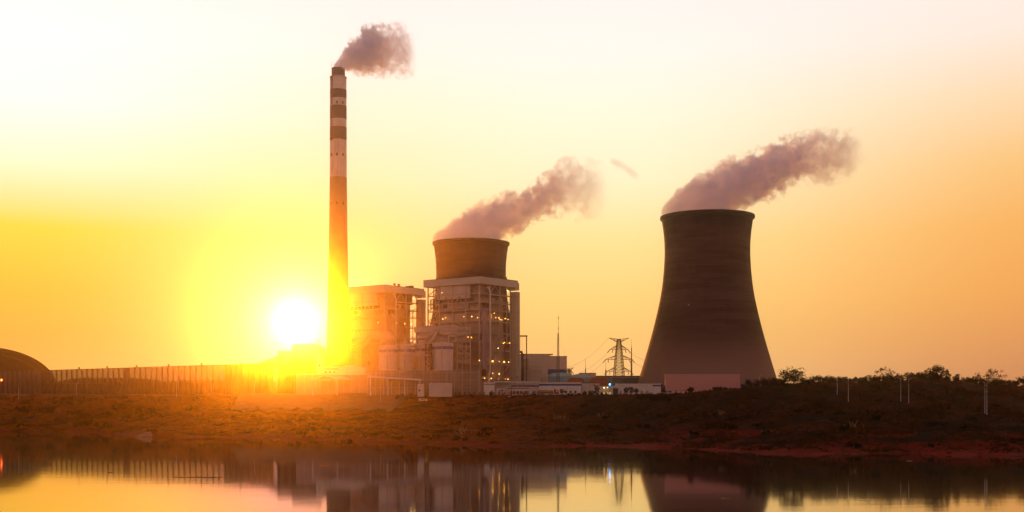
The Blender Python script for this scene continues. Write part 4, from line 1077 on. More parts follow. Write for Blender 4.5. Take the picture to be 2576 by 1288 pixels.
# green tanks
def tank(u0, u1, vt, D, label):
    k = D / F; rr_ = (u1 - u0) * k / 2; h = PZ(vt, D) - G
    r_ = thing("storage_tank", label, "tank", (PX((u0 + u1) / 2, D), D, G), 0, "green storage tanks")
    g_ = mat("green_tank_paint", (0.25, 0.42, 0.35), (0.20, 0.34, 0.29), 0.15, 0.6, lines=(2.4, .2), streak=0.2)
    MB().lathe([(rr_, -.5), (rr_, h - 2.6)], 44).build("wall", g_, r_)
    MB().lathe([(rr_ + .2, h - 2.8), (rr_ + .2, h - 2.4)] + [(rr_ * math.cos(a), h - 2.4 + 2.4 * math.sin(a)) for a in np.linspace(0.05, math.pi / 2 - .01, 8)], 44).build("roof", mat("tank_roof_paint", (0.38, 0.55, 0.46), (0.33, 0.48, 0.40), 0.2, 0.6), r_)
tank(1378, 1440, 937.5, 806, "larger pale green domed storage tank, behind the lattice mast")
tank(1434, 1484, 941, 826, "smaller pale green domed storage tank, partly behind the larger one")

# tarpaulin covered stacks
def stack(u0, u1, vt, D, label):
    L = (u1 - u0) * D / F; h = PZ(vt, D) - G
    r_ = thing("covered_stack", label, "stack", (PX(u0, D), D, G), 0, "rust red covered stacks")
    poly = [(0, -.5), (L, -.5), (L, h - 1.8), (L - 1.0, h - .5), (L - 2.4, h - .1)] + [(L * f_, h + .12 * math.sin(f_ * 40)) for f_ in (.8, .65, .5, .35)] + [(2.6, h - .1), (1.0, h - .7), (0, h - 2.2)]
    o = MB().prism(poly, 0, 6).build("tarpaulin", RUSTP, r_)
    for x in np.arange(1.5, L - 1, 2.2): MB().box(x, x + .1, -.06, -.004, 0.2, h - 1.6).build("tie_rope", BROWN, r_)
stack(1427, 1470, 950.5, 772, "rust red covered stack in front of the green tanks")
stack(1482, 1527, 949.5, 774, "rust red covered stack right of the green tanks, before the grey hall")

# mast, pylon, spikes
lattice("lattice_mast", "very thin tall lattice radio mast in front of the turbine hall", "radio mast", 1404.6, 838, 965, 785, 1.35, .45, 26, BROWN, .10, sides=3)
o = bpy.data.objects["lattice_mast"]
MB().tube((0, 0, PZ(838, 785) - G), (0, 0, PZ(790, 785) - G), .16, .07, 6).build("antenna", BROWN, o)
for v in (850, 826, 800): MB().ball((0, 0, PZ(v, 785) - G), .45, 8).build("aviation_light", BROWN, o)
for q in range(3):
    a_ = 2 * math.pi * q / 3 + .5
    MB().tube((0.3 * math.cos(a_), .3 * math.sin(a_), PZ(850, 785) - G), (17 * math.cos(a_), 17 * math.sin(a_), 0), .035, n=4).build("guy_wire", STEEL, o)

def pylon(name, label, u, v0, D, s=1.0, group=None):
    k = D / F
    r_ = thing(name, label, "pylon", (PX(u, D), D, G), R(8), group)
    Ht = PZ(v0, D) - G
    zz = lambda v: (985 - v) * 0.3362 * s + 2
    body = [(zz(992), 5.6), (zz(946), 3.9), (zz(903), 2.9), (zz(880), 2.2), (zz(860), 1.5), (zz(853), 1.3)]
    zs = np.concatenate([np.linspace(body[i][0], body[i + 1][0], n + 1)[:-1] for i, n in enumerate((4, 5, 3, 4, 2))] + [[body[-1][0]]])
    ws = np.interp(zs, [b[0] for b in body], [b[1] * s for b in body])
    mb = MB(); cs = [(-1, -1), (1, -1), (1, 1), (-1, 1)]
    for i in range(len(zs) - 1):
        for q in range(4):
            a, b2 = cs[q], cs[(q + 1) % 4]; p = lambda c_, j: (c_[0] * ws[j], c_[1] * ws[j], zs[j])
            mb.bar(p(a, i), p(a, i + 1), .4); mb.bar(p(a, i), p(b2, i + 1), .22); mb.bar(p(b2, i), p(a, i + 1), .22); mb.bar(p(a, i + 1), p(b2, i + 1), .24)
    mb.build("lattice_body", BROWN, r_)
    tips = []
    for v, w_, drop, up in ((853.5, 8.6, 1.4, True), (879, 7.6, 3.2, False), (904, 11.3, 4.2, False), (934, 10.0, 4.0, False)):
        z = zz(v)
        hw = float(np.interp(z, zs, ws))
        for sg in (-1, 1):
            mb = MB()
            tip = Vector((sg * w_ * s, 0, z + (1.1 if up else 0)))
            for y in (-hw, hw):
                mb.bar((sg * hw, y, z), tip, .38); mb.bar((sg * hw, y, z + (-2.4 if up else 3.2)), tip, .36)
                mm = Vector((sg * hw, y, z)).lerp(tip, .5); mb.bar(mm, (sg * hw, y, z + (-2.4 if up else 3.2)), .18)
            mb.build("cross_arm", BROWN, r_)
            if not up:
                e = tip + Vector((sg * 2.4 * s, 0, -3.0))
                MB().tube(tip, e, .32, n=6).build("insulator", DSTEEL, r_); tips.append(e)
                e2 = tip + Vector((-sg * 1.5, -1.5, -2.8)); MB().tube(tip + Vector((-sg * 2.2, 0, 0)), e2 + Vector((-sg * .2, 0, 0)), .3, n=6).build("insulator", DSTEEL, r_)
            else: tips.append(tip)
    return r_, tips
py, tips = pylon("transmission_pylon", "steel lattice transmission pylon with four tiers of arms, left of the big cooling tower", 1557, 853.5, 950)
fpy, ftips = pylon("transmission_pylon", "tiny far pylon peeping out right of the turbine hall", 1432, 938, 1085, s=.5)
def wire(label, p, q, sag=14):
    n = 14; pts = [p.lerp(q, j / n) - Vector((0, 0, sag * 4 * (j / n) * (1 - j / n))) for j in range(n + 1)]
    vs = []; fs = []
    for j, c_ in enumerate(pts): vs += [c_ + Vector((0, .11 * math.cos(a), .11 * math.sin(a))) for a in (.8, 2.9, 5.0)]
    for j in range(n): fs += [(3 * j + i, 3 * j + (i + 1) % 3, 3 * j + 3 + (i + 1) % 3, 3 * j + 3 + i) for i in range(3)]
    tag(MB().add(vs, fs).build("power_line", BROWN), label, "power line", "wires of the pylon")
rot = lambda p: Vector((p.x * math.cos(R(8)), p.x * math.sin(R(8)), p.z))
A0 = Vector((PX(1557, 950), 950, G)); B0 = Vector((PX(1432, 1085), 1085, G))
for i, lb_ in ((0, "faint topmost wire sagging left from the pylon peak"), (2, "faint wire sagging left from the upper left pylon arm"), (4, "faint wire sagging left from the middle left pylon arm")):
    wire(lb_, rot(tips[i]) + A0, rot(ftips[i]) + B0, 5)
for i, lb_ in ((3, "faint wire dropping right from the upper right pylon arm"), (5, "faint wire dropping right from the middle right pylon arm")):
    p = rot(tips[i]) + A0; wire(lb_, p, Vector((PX(1850, 1085), 1085, p.z - 30)), 6)
sp = thing("lightning_mast", "slender pointed lightning mast just right of the pylon", "mast", (PX(1588.6, 905), 905, G))
zz = lambda v: PZ(v, 905) - G
MB().tube((0, 0, 0), (0, 0, zz(908)), .85, .65, 8).build("lower_shaft", RUSTP, sp); MB().tube((0, 0, zz(908)), (0, 0, zz(874)), .5, .35, 8).build("upper_shaft", RUSTP, sp); MB().tube((0, 0, zz(874)), (0, 0, zz(852)), .16, .05, 6).build("tip", BROWN, sp)
sp = thing("lightning_mast", "short lightning mast left of the pylon behind the grey hall", "mast", (PX(1524, 900), 900, G))
zz = lambda v: PZ(v, 900) - G
MB().tube((0, 0, 0), (0, 0, zz(930)), .6, .5, 8).build("lower_shaft", BROWN, sp); MB().tube((0, 0, zz(930)), (0, 0, zz(905)), .16, .05, 6).build("tip", BROWN, sp)

# billboard
def billboard():
    D = 668.0; k = D / F; x0, x1 = PX(1674, D), PX(1862, D); z0, z1 = PZ(983, D), PZ(941, D); zb = 22.0
    r_ = thing("blank_billboard", "long blank dusty pink billboard at the foot of the big cooling tower", "billboard", (x0, D, zb))
    L = x1 - x0
    MB().box(0, L, 0, .5, z0 - zb, z1 - zb).build("panel", mat("pink_billboard_paint", (0.66, 0.31, 0.20), (0.645, 0.303, 0.195), 0.05, 0.75), r_)
    MB().box(-.25, L + .25, -.12, .62, z1 - zb, z1 - zb + .3).build("frame", GREYBLUE, r_); MB().box(-.25, 0, -.12, .62, z0 - zb, z1 - zb).build("frame", GREYBLUE, r_); MB().box(L, L + .25, -.12, .62, z0 - zb, z1 - zb).build("frame", GREYBLUE, r_)
    for x in np.linspace(1, L - 1.4, 12): MB().box(x, x + .4, .15, .55, -1.5, z0 - zb).build("post", CLAD, r_)
    for x in np.linspace(2, L - 2, 6): MB().bar((x, .6, (z1 - zb) * .6), (x, 5, -1), .3).build("back_strut", STEEL, r_)
billboard()
o, L, h = block("low_white_wall", "low broken white wall showing under the blank billboard", "wall", 1690, 1858, 984, 690, .6, WHITE, base=21.0)
for x in np.arange(2, L, 3.0): MB().box(x, x + 1.1, -.1, -.005, 0.2, h - .2).build("opening", DSTEEL, o)

# ------------------------------------------------------------------ lamp posts
LIGHTPOLE = mat("pole_paint", (0.70, 0.60, 0.50), (0.60, 0.50, 0.42), 0.5, 0.5)
def lamp_post(u, vt, vb, label, D=None, arm=1.6, style="curve", side=1, group="lamp posts", thick=.16):
    if D is None: p = hit(u, vb); D = p.y; zb = p.z
    else: zb = tz(PX(u, D), D)
    H_ = PZ(vt, D) - zb
    r_ = thing("lamp_post", label, "lamp post", (PX(u, D), D, zb), 0, group)
    MB().tube((0, 0, -.6), (0, 0, H_ - (1.2 if style == "curve" else .1)), thick, thick * .6, 8).build("pole", LIGHTPOLE, r_)
    if style == "curve":
        pts = [(0, 0, H_ - 1.2)] + [(side * arm * (1 - math.cos(a)), 0, H_ - 1.2 + 1.2 * math.sin(a)) for a in np.linspace(.2, math.pi / 2, 5)]
        MB().path(pts, thick * .55, 6).build("arm", LIGHTPOLE, r_); e = pts[-1]
        MB().prism([(e[0] - .1 * side, e[2] - .08), (e[0] + .9 * side, e[2] - .02), (e[0] + .9 * side, e[2] + .08), (e[0], e[2] + .15)], -.16, .16).build("lamp_head", BROWN, r_)
    elif style == "arm":
        MB().tube((0, 0, H_ - .3), (side * arm, 0, H_ + .5), thick * .55, n=6).build("arm", LIGHTPOLE, r_)
        MB().prism([(side * arm - .1 * side, H_ + .38), (side * (arm + 1.2), H_ + .62), (side * (arm + 1.2), H_ + .76), (side * arm, H_ + .64)], -.18, .18).build("lamp_head", BROWN, r_)
        MB().box(-.35, .35, -.2, .2, H_ - 2.6, H_ - 1.8).build("bracket", BROWN, r_)
        MB().tube((0, 0, H_ * .62), (0, 0, H_ * .64), thick * 1.4).build("collar", BROWN, r_)
    elif style == "none": MB().ball((0, 0, H_), .2, 6).build("finial", LIGHTPOLE, r_)
    return r_
for u, vt, vb, st, lb_ in ((47, 974, 992, "none", "short pale post before the dark part of the coal yard wall"), (192, 961, 990, "curve", "pale lamp post leaning its arm over the wall foot, right of the arched shed"),
                       (444, 960, 988, "curve", "pale lamp post in front of the plain solid part of the wall"), (531, 954, 986, "none", "thin pole standing before the orange part of the wall"), (640, 959, 986, "curve", "pale lamp post before the brightest part of the wall"), (957, 938, 985, "none", "thin pale pole rising through the flat canopy")):
    lamp_post(u, vt, vb, lb_, D=770.0 if u < 900 else 739, style=st, arm=1.4, thick=.14)
for u, vt, vb, sd, lb_ in ((2106, 950, 994, -1, "lamp post with arm, left of the first pair on the dark hill"), (2134, 952, 1011, -1, "taller lamp post, right of the first pair on the dark hill"),
                       (2266, 951, 1013, -1, "striped lamp post left in the middle pair on the hill"), (2286, 952, 1016, 1, "striped lamp post right in the middle pair on the hill"),
                       (2477.5, 962, 1041, -1, "bright tall lamp post left in the close pair near the right edge"), (2482.5, 963, 1043, 1, "bright tall lamp post right in the close pair near the right edge")):
    lamp_post(u, vt, vb, lb_, style="arm", side=sd, arm=1.9 if u < 2400 else 1.0, group="lamp posts on the hill", thick=.14)
lamp_post(1910, 944, 985, "curved street lamp seen against the cooling tower foot", D=700, style="curve", side=1, arm=2.2)
lamp_post(1302, 940, 985, "pale lamp post with a long arm under the lift shaft", D=744, style="arm", side=-1, arm=4.5)
lamp_post(1662, 964, 992, "slim pale pole at the right end of the long white store", D=680, style="none")

# ------------------------------------------------------------------ vegetation
def leafmat(name, c1, c2, trans=0.25):
    m = bpy.data.materials.new(name); m.use_nodes = True
    t = NT(m.node_tree); m.node_tree.nodes.clear()
    o = t.n('ShaderNodeOutputMaterial'); d = t.n('ShaderNodeBsdfDiffuse'); tr = t.n('ShaderNodeBsdfTranslucent'); mx = t.n('ShaderNodeMixShader'); mx.inputs[0].default_value = trans
    tc_ = t.n('ShaderNodeTexCoord'); f, _ = t.noise(tc_.outputs['Object'], 0.35, 4, 0.6)
    col = t.mix(t.smooth(f, .36, .64), tuple(c1) + (1,), tuple(c2) + (1,))
    t.link(col, d.inputs[0]); t.link(col, tr.inputs[0]); t.link(d.outputs[0], mx.inputs[1]); t.link(tr.outputs[0], mx.inputs[2]); t.link(mx.outputs[0], o.inputs[0])
    return m
LEAF = leafmat("dark_leaves", (0.016, 0.016, 0.004), (0.010, 0.008, 0.0025))
LEAF2 = leafmat("dry_leaves", (0.042, 0.020, 0.006), (0.024, 0.012, 0.004))
LEAFR = leafmat("reddish_leaves", (0.075, 0.018, 0.007), (0.04, 0.012, 0.005))
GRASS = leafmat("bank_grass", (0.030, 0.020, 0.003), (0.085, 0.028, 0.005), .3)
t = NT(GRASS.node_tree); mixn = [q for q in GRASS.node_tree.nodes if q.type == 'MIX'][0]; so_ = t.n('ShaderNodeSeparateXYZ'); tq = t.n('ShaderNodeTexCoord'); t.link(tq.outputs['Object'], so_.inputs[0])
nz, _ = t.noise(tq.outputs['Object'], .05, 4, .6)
dryglow = t.mix(t.math('MULTIPLY', t.smooth(so_.outputs[0], -40, 80, 1.0, 0.15), t.smooth(nz, .38, .56)), mixn.outputs[2], (0.42, 0.12, 0.014, 1))  # dry grass tone, brightened left and middle as painted-in glow of the low sun
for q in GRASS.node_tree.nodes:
    if q.type in ('BSDF_DIFFUSE', 'BSDF_TRANSLUCENT'): t.link(dryglow, q.inputs[0])
BARK = mat("bark", (0.05, 0.032, 0.022), (0.03, 0.02, 0.014), 2.0, 0.95)
CANE = leafmat("dry_cane", (0.62, 0.42, 0.18), (0.45, 0.28, 0.12), .3)

def quads(centers, size, r, flat=0.0):
    """one small bent leaf quad per centre"""
    n = len(centers)
    a = r.normal(size=(n, 3)); a[:, 2] *= (1 - flat); a /= np.linalg.norm(a, axis=1)[:, None] + 1e-9
    b = r.normal(size=(n, 3)); b -= (b * a).sum(1)[:, None] * a; b /= np.linalg.norm(b, axis=1)[:, None] + 1e-9
    s = (size * r.uniform(.55, 1.25, n))[:, None]
    v = np.stack([centers - a * s, centers + b * s * .5, centers + a * s, centers - b * s * .5], 1).reshape(-1, 3)
    return v, np.arange(4 * n).reshape(n, 4)
def mesh_np(name, v, f, m, parent=None, loc=None):
    me = bpy.data.meshes.new(name); me.from_pydata(v.tolist(), [], f.tolist()); me.update(); me.materials.append(m)
    o = bpy.data.objects.new(name, me)
    if parent is not None: o.parent = parent
    if loc is not None: o.location = loc
    COL.objects.link(o); return o
def crown_pts(r, blobs, per, fuzz=.35):
    pts = []
    for c_, rad_ in blobs:
        d = r.normal(size=(per, 3)); d /= np.linalg.norm(d, axis=1)[:, None]
        rr_ = rad_ * (r.uniform(0.25, 1, per) ** (1 / 2.2)) * (1 + fuzz * (r.uniform(size=per) - .5))
        pts.append(np.array(c_) + d * rr_[:, None])
    return np.concatenate(pts)
def tree(name, label, cat, loc, h, cr, seed, leaf=LEAF, nblob=26, per=60, size=.42, trunk=.28, squash=.75, trunk_frac=.35, sparse=False, group=None, brad=.28):
    r = np.random.default_rng(seed)
    r_ = thing(name, label, cat, loc, 0, group)
    ch = h * (1 - trunk_frac) / 2; cz = h * trunk_frac + ch
    blobs = []
    while len(blobs) < nblob:
        p = r.uniform(-1, 1, 3); q = np.linalg.norm(p)
        if q > 1 or (sparse and q < .45): continue
        blobs.append((np.array([p[0] * cr, p[1] * cr, cz + p[2] * ch]) * [1, 1, 1], cr * brad * r.uniform(.6, 1.25)))
    mb = MB(); top = Vector((r.uniform(-.3, .3), r.uniform(-.3, .3), h * (trunk_frac + .25)))
    mb.tube((0, 0, -.5), top * .55, trunk, trunk * .75, 8, False); mb.tube(top * .55, top, trunk * .75, trunk * .5, 8, False)
    for c_, rad_ in blobs[:: (1 if sparse else 3)]:
        s = top * float(r.uniform(.5, .98)); mid = s.lerp(Vector(c_), .5) + Vector((0, 0, -.06 * h))
        mb.tube(s, mid, trunk * .36, trunk * .22, 5, False); mb.tube(mid, Vector(c_), trunk * .22, trunk * .07, 5, False)
    mb.build("trunk", BARK, r_)
    pts = crown_pts(r, blobs, per); v, f = quads(pts, size, r)
    mesh_np("crown", v, f, leaf, r_)
    return r_
def bush(name, label, cat, loc, w_, h, seed, leaf=LEAF, n=700, size=.35, group=None, dep=None):
    r = np.random.default_rng(seed); dep = w_ if dep is None else dep
    r_ = thing(name, label, cat, loc, 0, group)
    blobs = [(np.array([r.uniform(-.7, .7) * w_ / 2, r.uniform(-.7, .7) * dep / 2, h * r.uniform(.2, .72)]), h * r.uniform(.22, .36)) for _ in range(9)]
    pts = crown_pts(r, blobs, n // 9, .6); pts[:, 2] = np.maximum(pts[:, 2], -.2)
    v, f = quads(pts, size, r); mesh_np("foliage", v, f, leaf, r_)
    mb = MB()
    for c_, _ in blobs[:5]: mb.tube((c_[0] * .2, c_[1] * .2, -.3), c_, .07, .03, 5, False)
    mb.build("stem", BARK, r_)
    return r_

def on(u, v, sink=.3):
    p = hit(u, v); p.z -= sink; return p
# trees on the hill
T = "trees on the hill"
def ridge(u, D): x = PX(u, D); return Vector((x, D, tz(x, D) - .3))
tree("dark_tree", "spreading dark tree on the hill edge touching the cooling tower foot", "tree", ridge(1996, 592), 8.2, 8.4, 21, LEAF, 46, 46, .42, .26, trunk_frac=.12, group=T, brad=.25)
tree("sparse_tree", "thin sparse tree with few leaves, the tallest on the left of the hilltop", "tree", ridge(2222, 600), 9.2, 4.6, 22, LEAF2, 30, 16, .36, .16, trunk_frac=.2, sparse=True, group=T, brad=.2)
tree("sparse_tree", "smaller sparse tree leaning beside the tallest sparse one", "tree", ridge(2244, 604), 7.0, 3.8, 23, LEAF2, 26, 14, .34, .14, trunk_frac=.2, sparse=True, group=T, brad=.2)
tree("round_tree", "dense round dark tree crowning the highest part of the hill", "tree", ridge(2357, 590), 7.4, 6.4, 24, LEAF, 40, 46, .40, .25, trunk_frac=.14, group=T, brad=.24)
tree("sparse_tree", "sparse tree left of the close pair of lamp posts", "tree", ridge(2458, 598), 7.2, 3.3, 25, LEAF2, 28, 15, .34, .14, trunk_frac=.2, sparse=True, group=T, brad=.22)
tree("sparse_tree", "wide sparse tree right of the close pair of lamp posts", "tree", ridge(2504, 598), 9.6, 5.6, 26, LEAF2, 40, 15, .36, .17, trunk_frac=.2, sparse=True, group=T, brad=.2)
tree("dark_tree", "low dark tree at the right picture edge", "tree", ridge(2572, 585), 5.2, 3.6, 27, LEAF, 20, 40, .38, .2, trunk_frac=.15, group=T)
bush("hill_bush", "broad dark bush on the hill just left of the spreading dark tree", "bush", ridge(1935, 600), 10, 4.6, 28, LEAF, 900, .36, "bushes on the hill")
bush("hill_bush", "ragged bush where the billboard meets the hill", "bush", ridge(1895, 606), 10, 5.0, 29, LEAF, 800, .38, "bushes on the hill")
rr = random.Random(5)
for i, (u, w_, h) in enumerate(((2040, 7, 2.4), (2070, 10, 3.4), (2105, 8, 2.6), (2150, 9, 2.4), (2185, 8, 3.0), (2205, 6, 3.2), (2262, 10, 3.4), (2290, 10, 3.8), (2320, 11, 3.4), (2395, 10, 3.2), (2425, 8, 2.4), (2540, 8, 2.6), (1970, 7, 2.6), (2020, 8, 3.0), (2088, 8, 3.0), (2125, 9, 3.0), (2170, 9, 3.2), (2235, 8, 3.2), (2340, 9, 3.6), (2375, 9, 3.4), (2410, 9, 3.0), (2450, 9, 2.8), (2482, 9, 3.0), (2520, 9, 3.0), (2560, 9, 3.0), (1950, 9, 3.4), (1962, 8, 3.0), (2035, 9, 3.4), (2055, 10, 3.6), (2080, 10, 3.8), (2098, 9, 3.4), (2118, 9, 3.6), (2140, 10, 3.2), (2160, 9, 3.4), (2195, 9, 3.6), (2215, 9, 3.4), (2250, 9, 3.6), (2275, 10, 4.0), (2305, 10, 4.0), (2330, 10, 4.2), (2350, 11, 4.0), (2385, 10, 4.0), (2418, 10, 3.4), (2440, 9, 3.2), (2468, 9, 3.2), (2495, 9, 3.2), (2510, 9, 3.0), (2550, 9, 3.2))):
    bush("ridge_bush", "dark leafy bush on the skyline of the hill", "bush", ridge(u, 588 + rr.uniform(0, 14)), w_ * 1.25, h * 1.25, 40 + i, LEAF if i % 3 else LEAF2, 700, .34, "bushes along the hill skyline")
# clipped and small trees in the yard
tree("cone_shrub", "dark cone shaped shrub in front of the yard store", "shrub", (PX(1500, 728), 728, tz(PX(1500, 728), 728) - .3), 7.4, 2.0, 60, LEAF, 24, 60, .3, .2, trunk_frac=.03)
for i, (u, vb, h, cr, lb_) in enumerate(((1575, 989, 4.9, 1.3, "first clipped round tree right of the gate lodge"), (1587, 989, 5.0, 1.9, "second and wider clipped tree right of the gate lodge"), (1600, 990, 4.2, 1.4, "third small tree right of the gate lodge, before the white store"), (1534, 975, 8.0, 1.1, "narrow dark tree behind the gate lodge"))):
    D = 724 if i < 3 else 760
    tree("clipped_tree", lb_, "tree", (PX(u, D), D, tz(PX(u, D), D) - .3), h, cr, 61 + i, LEAF, 16, 50, .26, .12, trunk_frac=.4 if i < 3 else .05, brad=.45)
for i, (u, h, cr, lb_) in enumerate(((1236, 4.6, 1.3, "small reddish round tree before the pump house"), (1414, 4.2, 1.5, "small reddish round tree right of the tanker truck"), (1000, 4.8, 1.6, "small round tree under the flat canopy"), (1022, 4.0, 1.3, "little tree near the right end of the flat canopy"))):
    D = 730 if u > 1100 else 738
    tree("small_tree", lb_, "tree", (PX(u, D), D, tz(PX(u, D), D) - .2), h, cr, 70 + i, LEAF2, 14, 36, .25, .1, trunk_frac=.4, brad=.45)
Y = "bushes along the right yard edge"
for i, (u, w_, h) in enumerate(((1345, 4, 1.6), (1432, 5, 2.0), (1450, 6, 2.6), (1470, 5, 2.4), (1486, 4, 3.4), (1520, 5, 2.4), (1548, 5, 2.0), (1614, 7, 4.4), (1630, 7, 4.8), (1646, 6, 4.2), (1668, 5, 4.0), (1682, 4, 2.4))):
    D = float(ip(EDGE, PX(u, 705))) - 1
    bush("yard_bush", "dark bush at the top of the bank before the yard buildings", "bush", (PX(u, D), D, tz(PX(u, D), D) - .3), w_, h, 80 + i, LEAF if i % 2 else LEAF2, 520, .32, Y)
for i, (u, w_, h, lb_) in enumerate(((1733, 5, 3.8, "dark round bush before the left part of the billboard"), (1802, 7.5, 3.3, "two humped dark bush before the billboard centre"), (1820, 5, 2.8, "smaller dark bush beside the two humped one"), (1874, 7, 2.4, "dark bush at the right end of the billboard"))):
    D = 645; bush("billboard_bush", lb_, "bush", (PX(u, D), D, tz(PX(u, D), D) - .2), w_, h, 100 + i, LEAF, 800, .32)
# bushes on the left bank
B = "bushes on the left bank"
lst = [(20, 1004, 5, 1.6), (140, 1003, 4, 1.6), (160, 1004, 4, 1.5), (176, 1003, 5, 2.2), (205, 1004, 6, 1.6), (272, 1002, 6, 2.6), (285, 1002, 4, 2.0), (315, 1003, 4, 1.9), (405, 1003, 5, 1.6), (510, 1002, 5, 1.8),
       (60, 1035, 14, 4.5), (120, 1042, 15, 5.0), (185, 1046, 12, 4.0), (270, 1048, 12, 3.4), (300, 1034, 9, 6.5), (345, 1040, 6, 6.0), (215, 1076, 16, 6.2), (262, 1079, 14, 4.6), (60, 1076, 13, 3.0), (480, 1036, 12, 5), (420, 1048, 8, 4), (585, 1022, 9, 2.6), (520, 1060, 10, 3.4), (385, 1090, 9, 3.2)]
for i, (u, v, w_, h) in enumerate(lst):
    bush("bank_bush", "scrubby dark bush growing on the left river bank", "bush", on(u, v), w_, h, 120 + i, (LEAF, LEAF2, LEAF)[i % 3], 800, .42 if h < 4 else .55, B)
B2 = "bushes on the middle and right bank"
r = np.random.default_rng(99)
for i in range(46):
    u = float(r.uniform(650, 2570)); v = float(r.uniform(1012, 1118 if u < 1500 else 1128)); w_ = float(r.uniform(5, 13)); h = float(r.uniform(1.3, 3.0))
    bush("bank_bush", "low dark bush on the middle or right river bank", "bush", on(u, v), w_, h, 200 + i, (LEAF, LEAF2, LEAFR, LEAF)[i % 4], 520, .42, B2)
# dry canes
def canes(u, v, lab, n, h, w_, seed):
    r = np.random.default_rng(seed); p = on(u, v, .1)
    mb = MB()
    for _ in range(n):
        b_ = Vector((r.uniform(-.5, .5) * w_, r.uniform(-1, 1), -.3)); t_ = b_ + Vector((r.normal() * h * .45, r.normal() * .4, h * r.uniform(.5, 1.1)))
        mid = b_.lerp(t_, .55) + Vector((0, 0, .15 * h)); mb.tube(b_, mid, .10, .08, 4); mb.tube(mid, t_, .08, .05, 4)
    o = mb.build("dry_cane_clump", CANE, None, p); tag(o, lab, "dry canes", "dry cane clumps")
canes(1158, 1086, "pale crossed dry canes low on the bank under the tall fence", 12, 4.6, 9, 1); canes(1408, 1056, "pale dry canes with a light patch, under the tanker truck", 13, 4.4, 10, 2)
canes(1166, 1094, "second lower group of pale dry canes under the tall fence", 7, 3.6, 9, 3); canes(1250, 1052, "few thin dry canes in mid bank below the pump house", 6, 3.6, 6, 4); canes(1515, 1050, "reddish bright dry canes right of the bank middle", 9, 3.0, 9, 5)
canes(2155, 1076, "pale dry canes in the red scrub of the right bank", 10, 3.4, 9, 6); canes(148, 1038, "two bright dry stalks in the left bank scrub", 4, 3.6, 2, 7); canes(1818, 1042, "small dry twigs on the dark right bank below the billboard", 6, 2.6, 5, 8)
# flowering bush
fb = bush("flowering_bush", "dark bush dotted with pale yellow flowers near the right shore", "bush", on(1928, 1096), 5, 3.0, 400, LEAF, 600, .36)
r = np.random.default_rng(5); pts = np.stack([r.uniform(-2.4, 2.4, 26), r.uniform(-2.2, -.4, 26), r.uniform(.8, 3.1, 26)], 1); v, f = quads(pts, .26, r)
mesh_np("flowers", v, f, leafmat("yellow_petals", (0.75, 0.62, 0.15), (0.8, 0.7, 0.3), .2), fb)
# pale rock slab on the left shore
def slab():
    p = on(566 * .629 + 6, 1098, .2)
    vs = [(-5.5, 0, 0.4), (4.5, -1.2, -.8), (4.8, 2, -.8), (-1, 3, -.8), (3.6, .6, 3.1), (1.2, 1.4, 2.4)]
    o = MB().add(vs, [(0, 1, 4), (1, 2, 4), (2, 5, 4), (2, 3, 5), (3, 0, 5), (0, 4, 5), (0, 3, 2, 1)]).build("pale_rock", mat("pale_stone", (0.42, 0.26, 0.16), (0.34, 0.2, 0.12), .5, .9), None, p)
    tag(o, "pale wedge shaped rock slab tilting at the left waterline", "rock")
    p2 = on(590 * .629, 1092, .3)
    o = mound("dark_boulder", "dark rounded boulder behind the pale rock slab", "boulder", 585 * .629 - 8, 585 * .629 + 10, 1084, p2.y, 2, mat("dark_stone", (0.08, 0.05, 0.03), (0.05, 0.03, 0.02), .6, .9)); o.location.z = p2.z - .2; o.scale = (1, 1, .12)
slab()

# drifting reeds on the water
for i, (u0, u1, v, lb_) in enumerate(((436, 562, 1201, "long thin reed stem floating on the left water"), (270, 286, 1189, "short reed floating left of the long stem"), (528, 540, 1200, "small reed tip beside the long floating stem"), (800, 828, 1171, "short reed floating on the orange water"), (1500, 1528, 1187, "pale reed drifting on the dark water at centre right"), (1810, 1835, 1254, "bright reed floating in the tower reflection"), (2280, 2296, 1160, "tiny reed floating off the red shore"))):
    D = CAMZ * F / (v - HORIZON); L = (u1 - u0) * D / F; mb = MB(); n = 8
    pts = [(L * j / n, .35 * math.sin(j * .9 + i), .03 + .02 * math.sin(j)) for j in range(n + 1)]
    for a_, b2, j in zip(pts[:-1], pts[1:], range(n)): mb.tube(a_, b2, .05 + .10 * math.sin(math.pi * (j + .3) / n), .05 + .10 * math.sin(math.pi * (j + 1) / n), 5)
    tag(mb.build("floating_reed", CANE, None, (PX(u0, D), D, .02)), lb_, "reed", "reeds floating on the water")

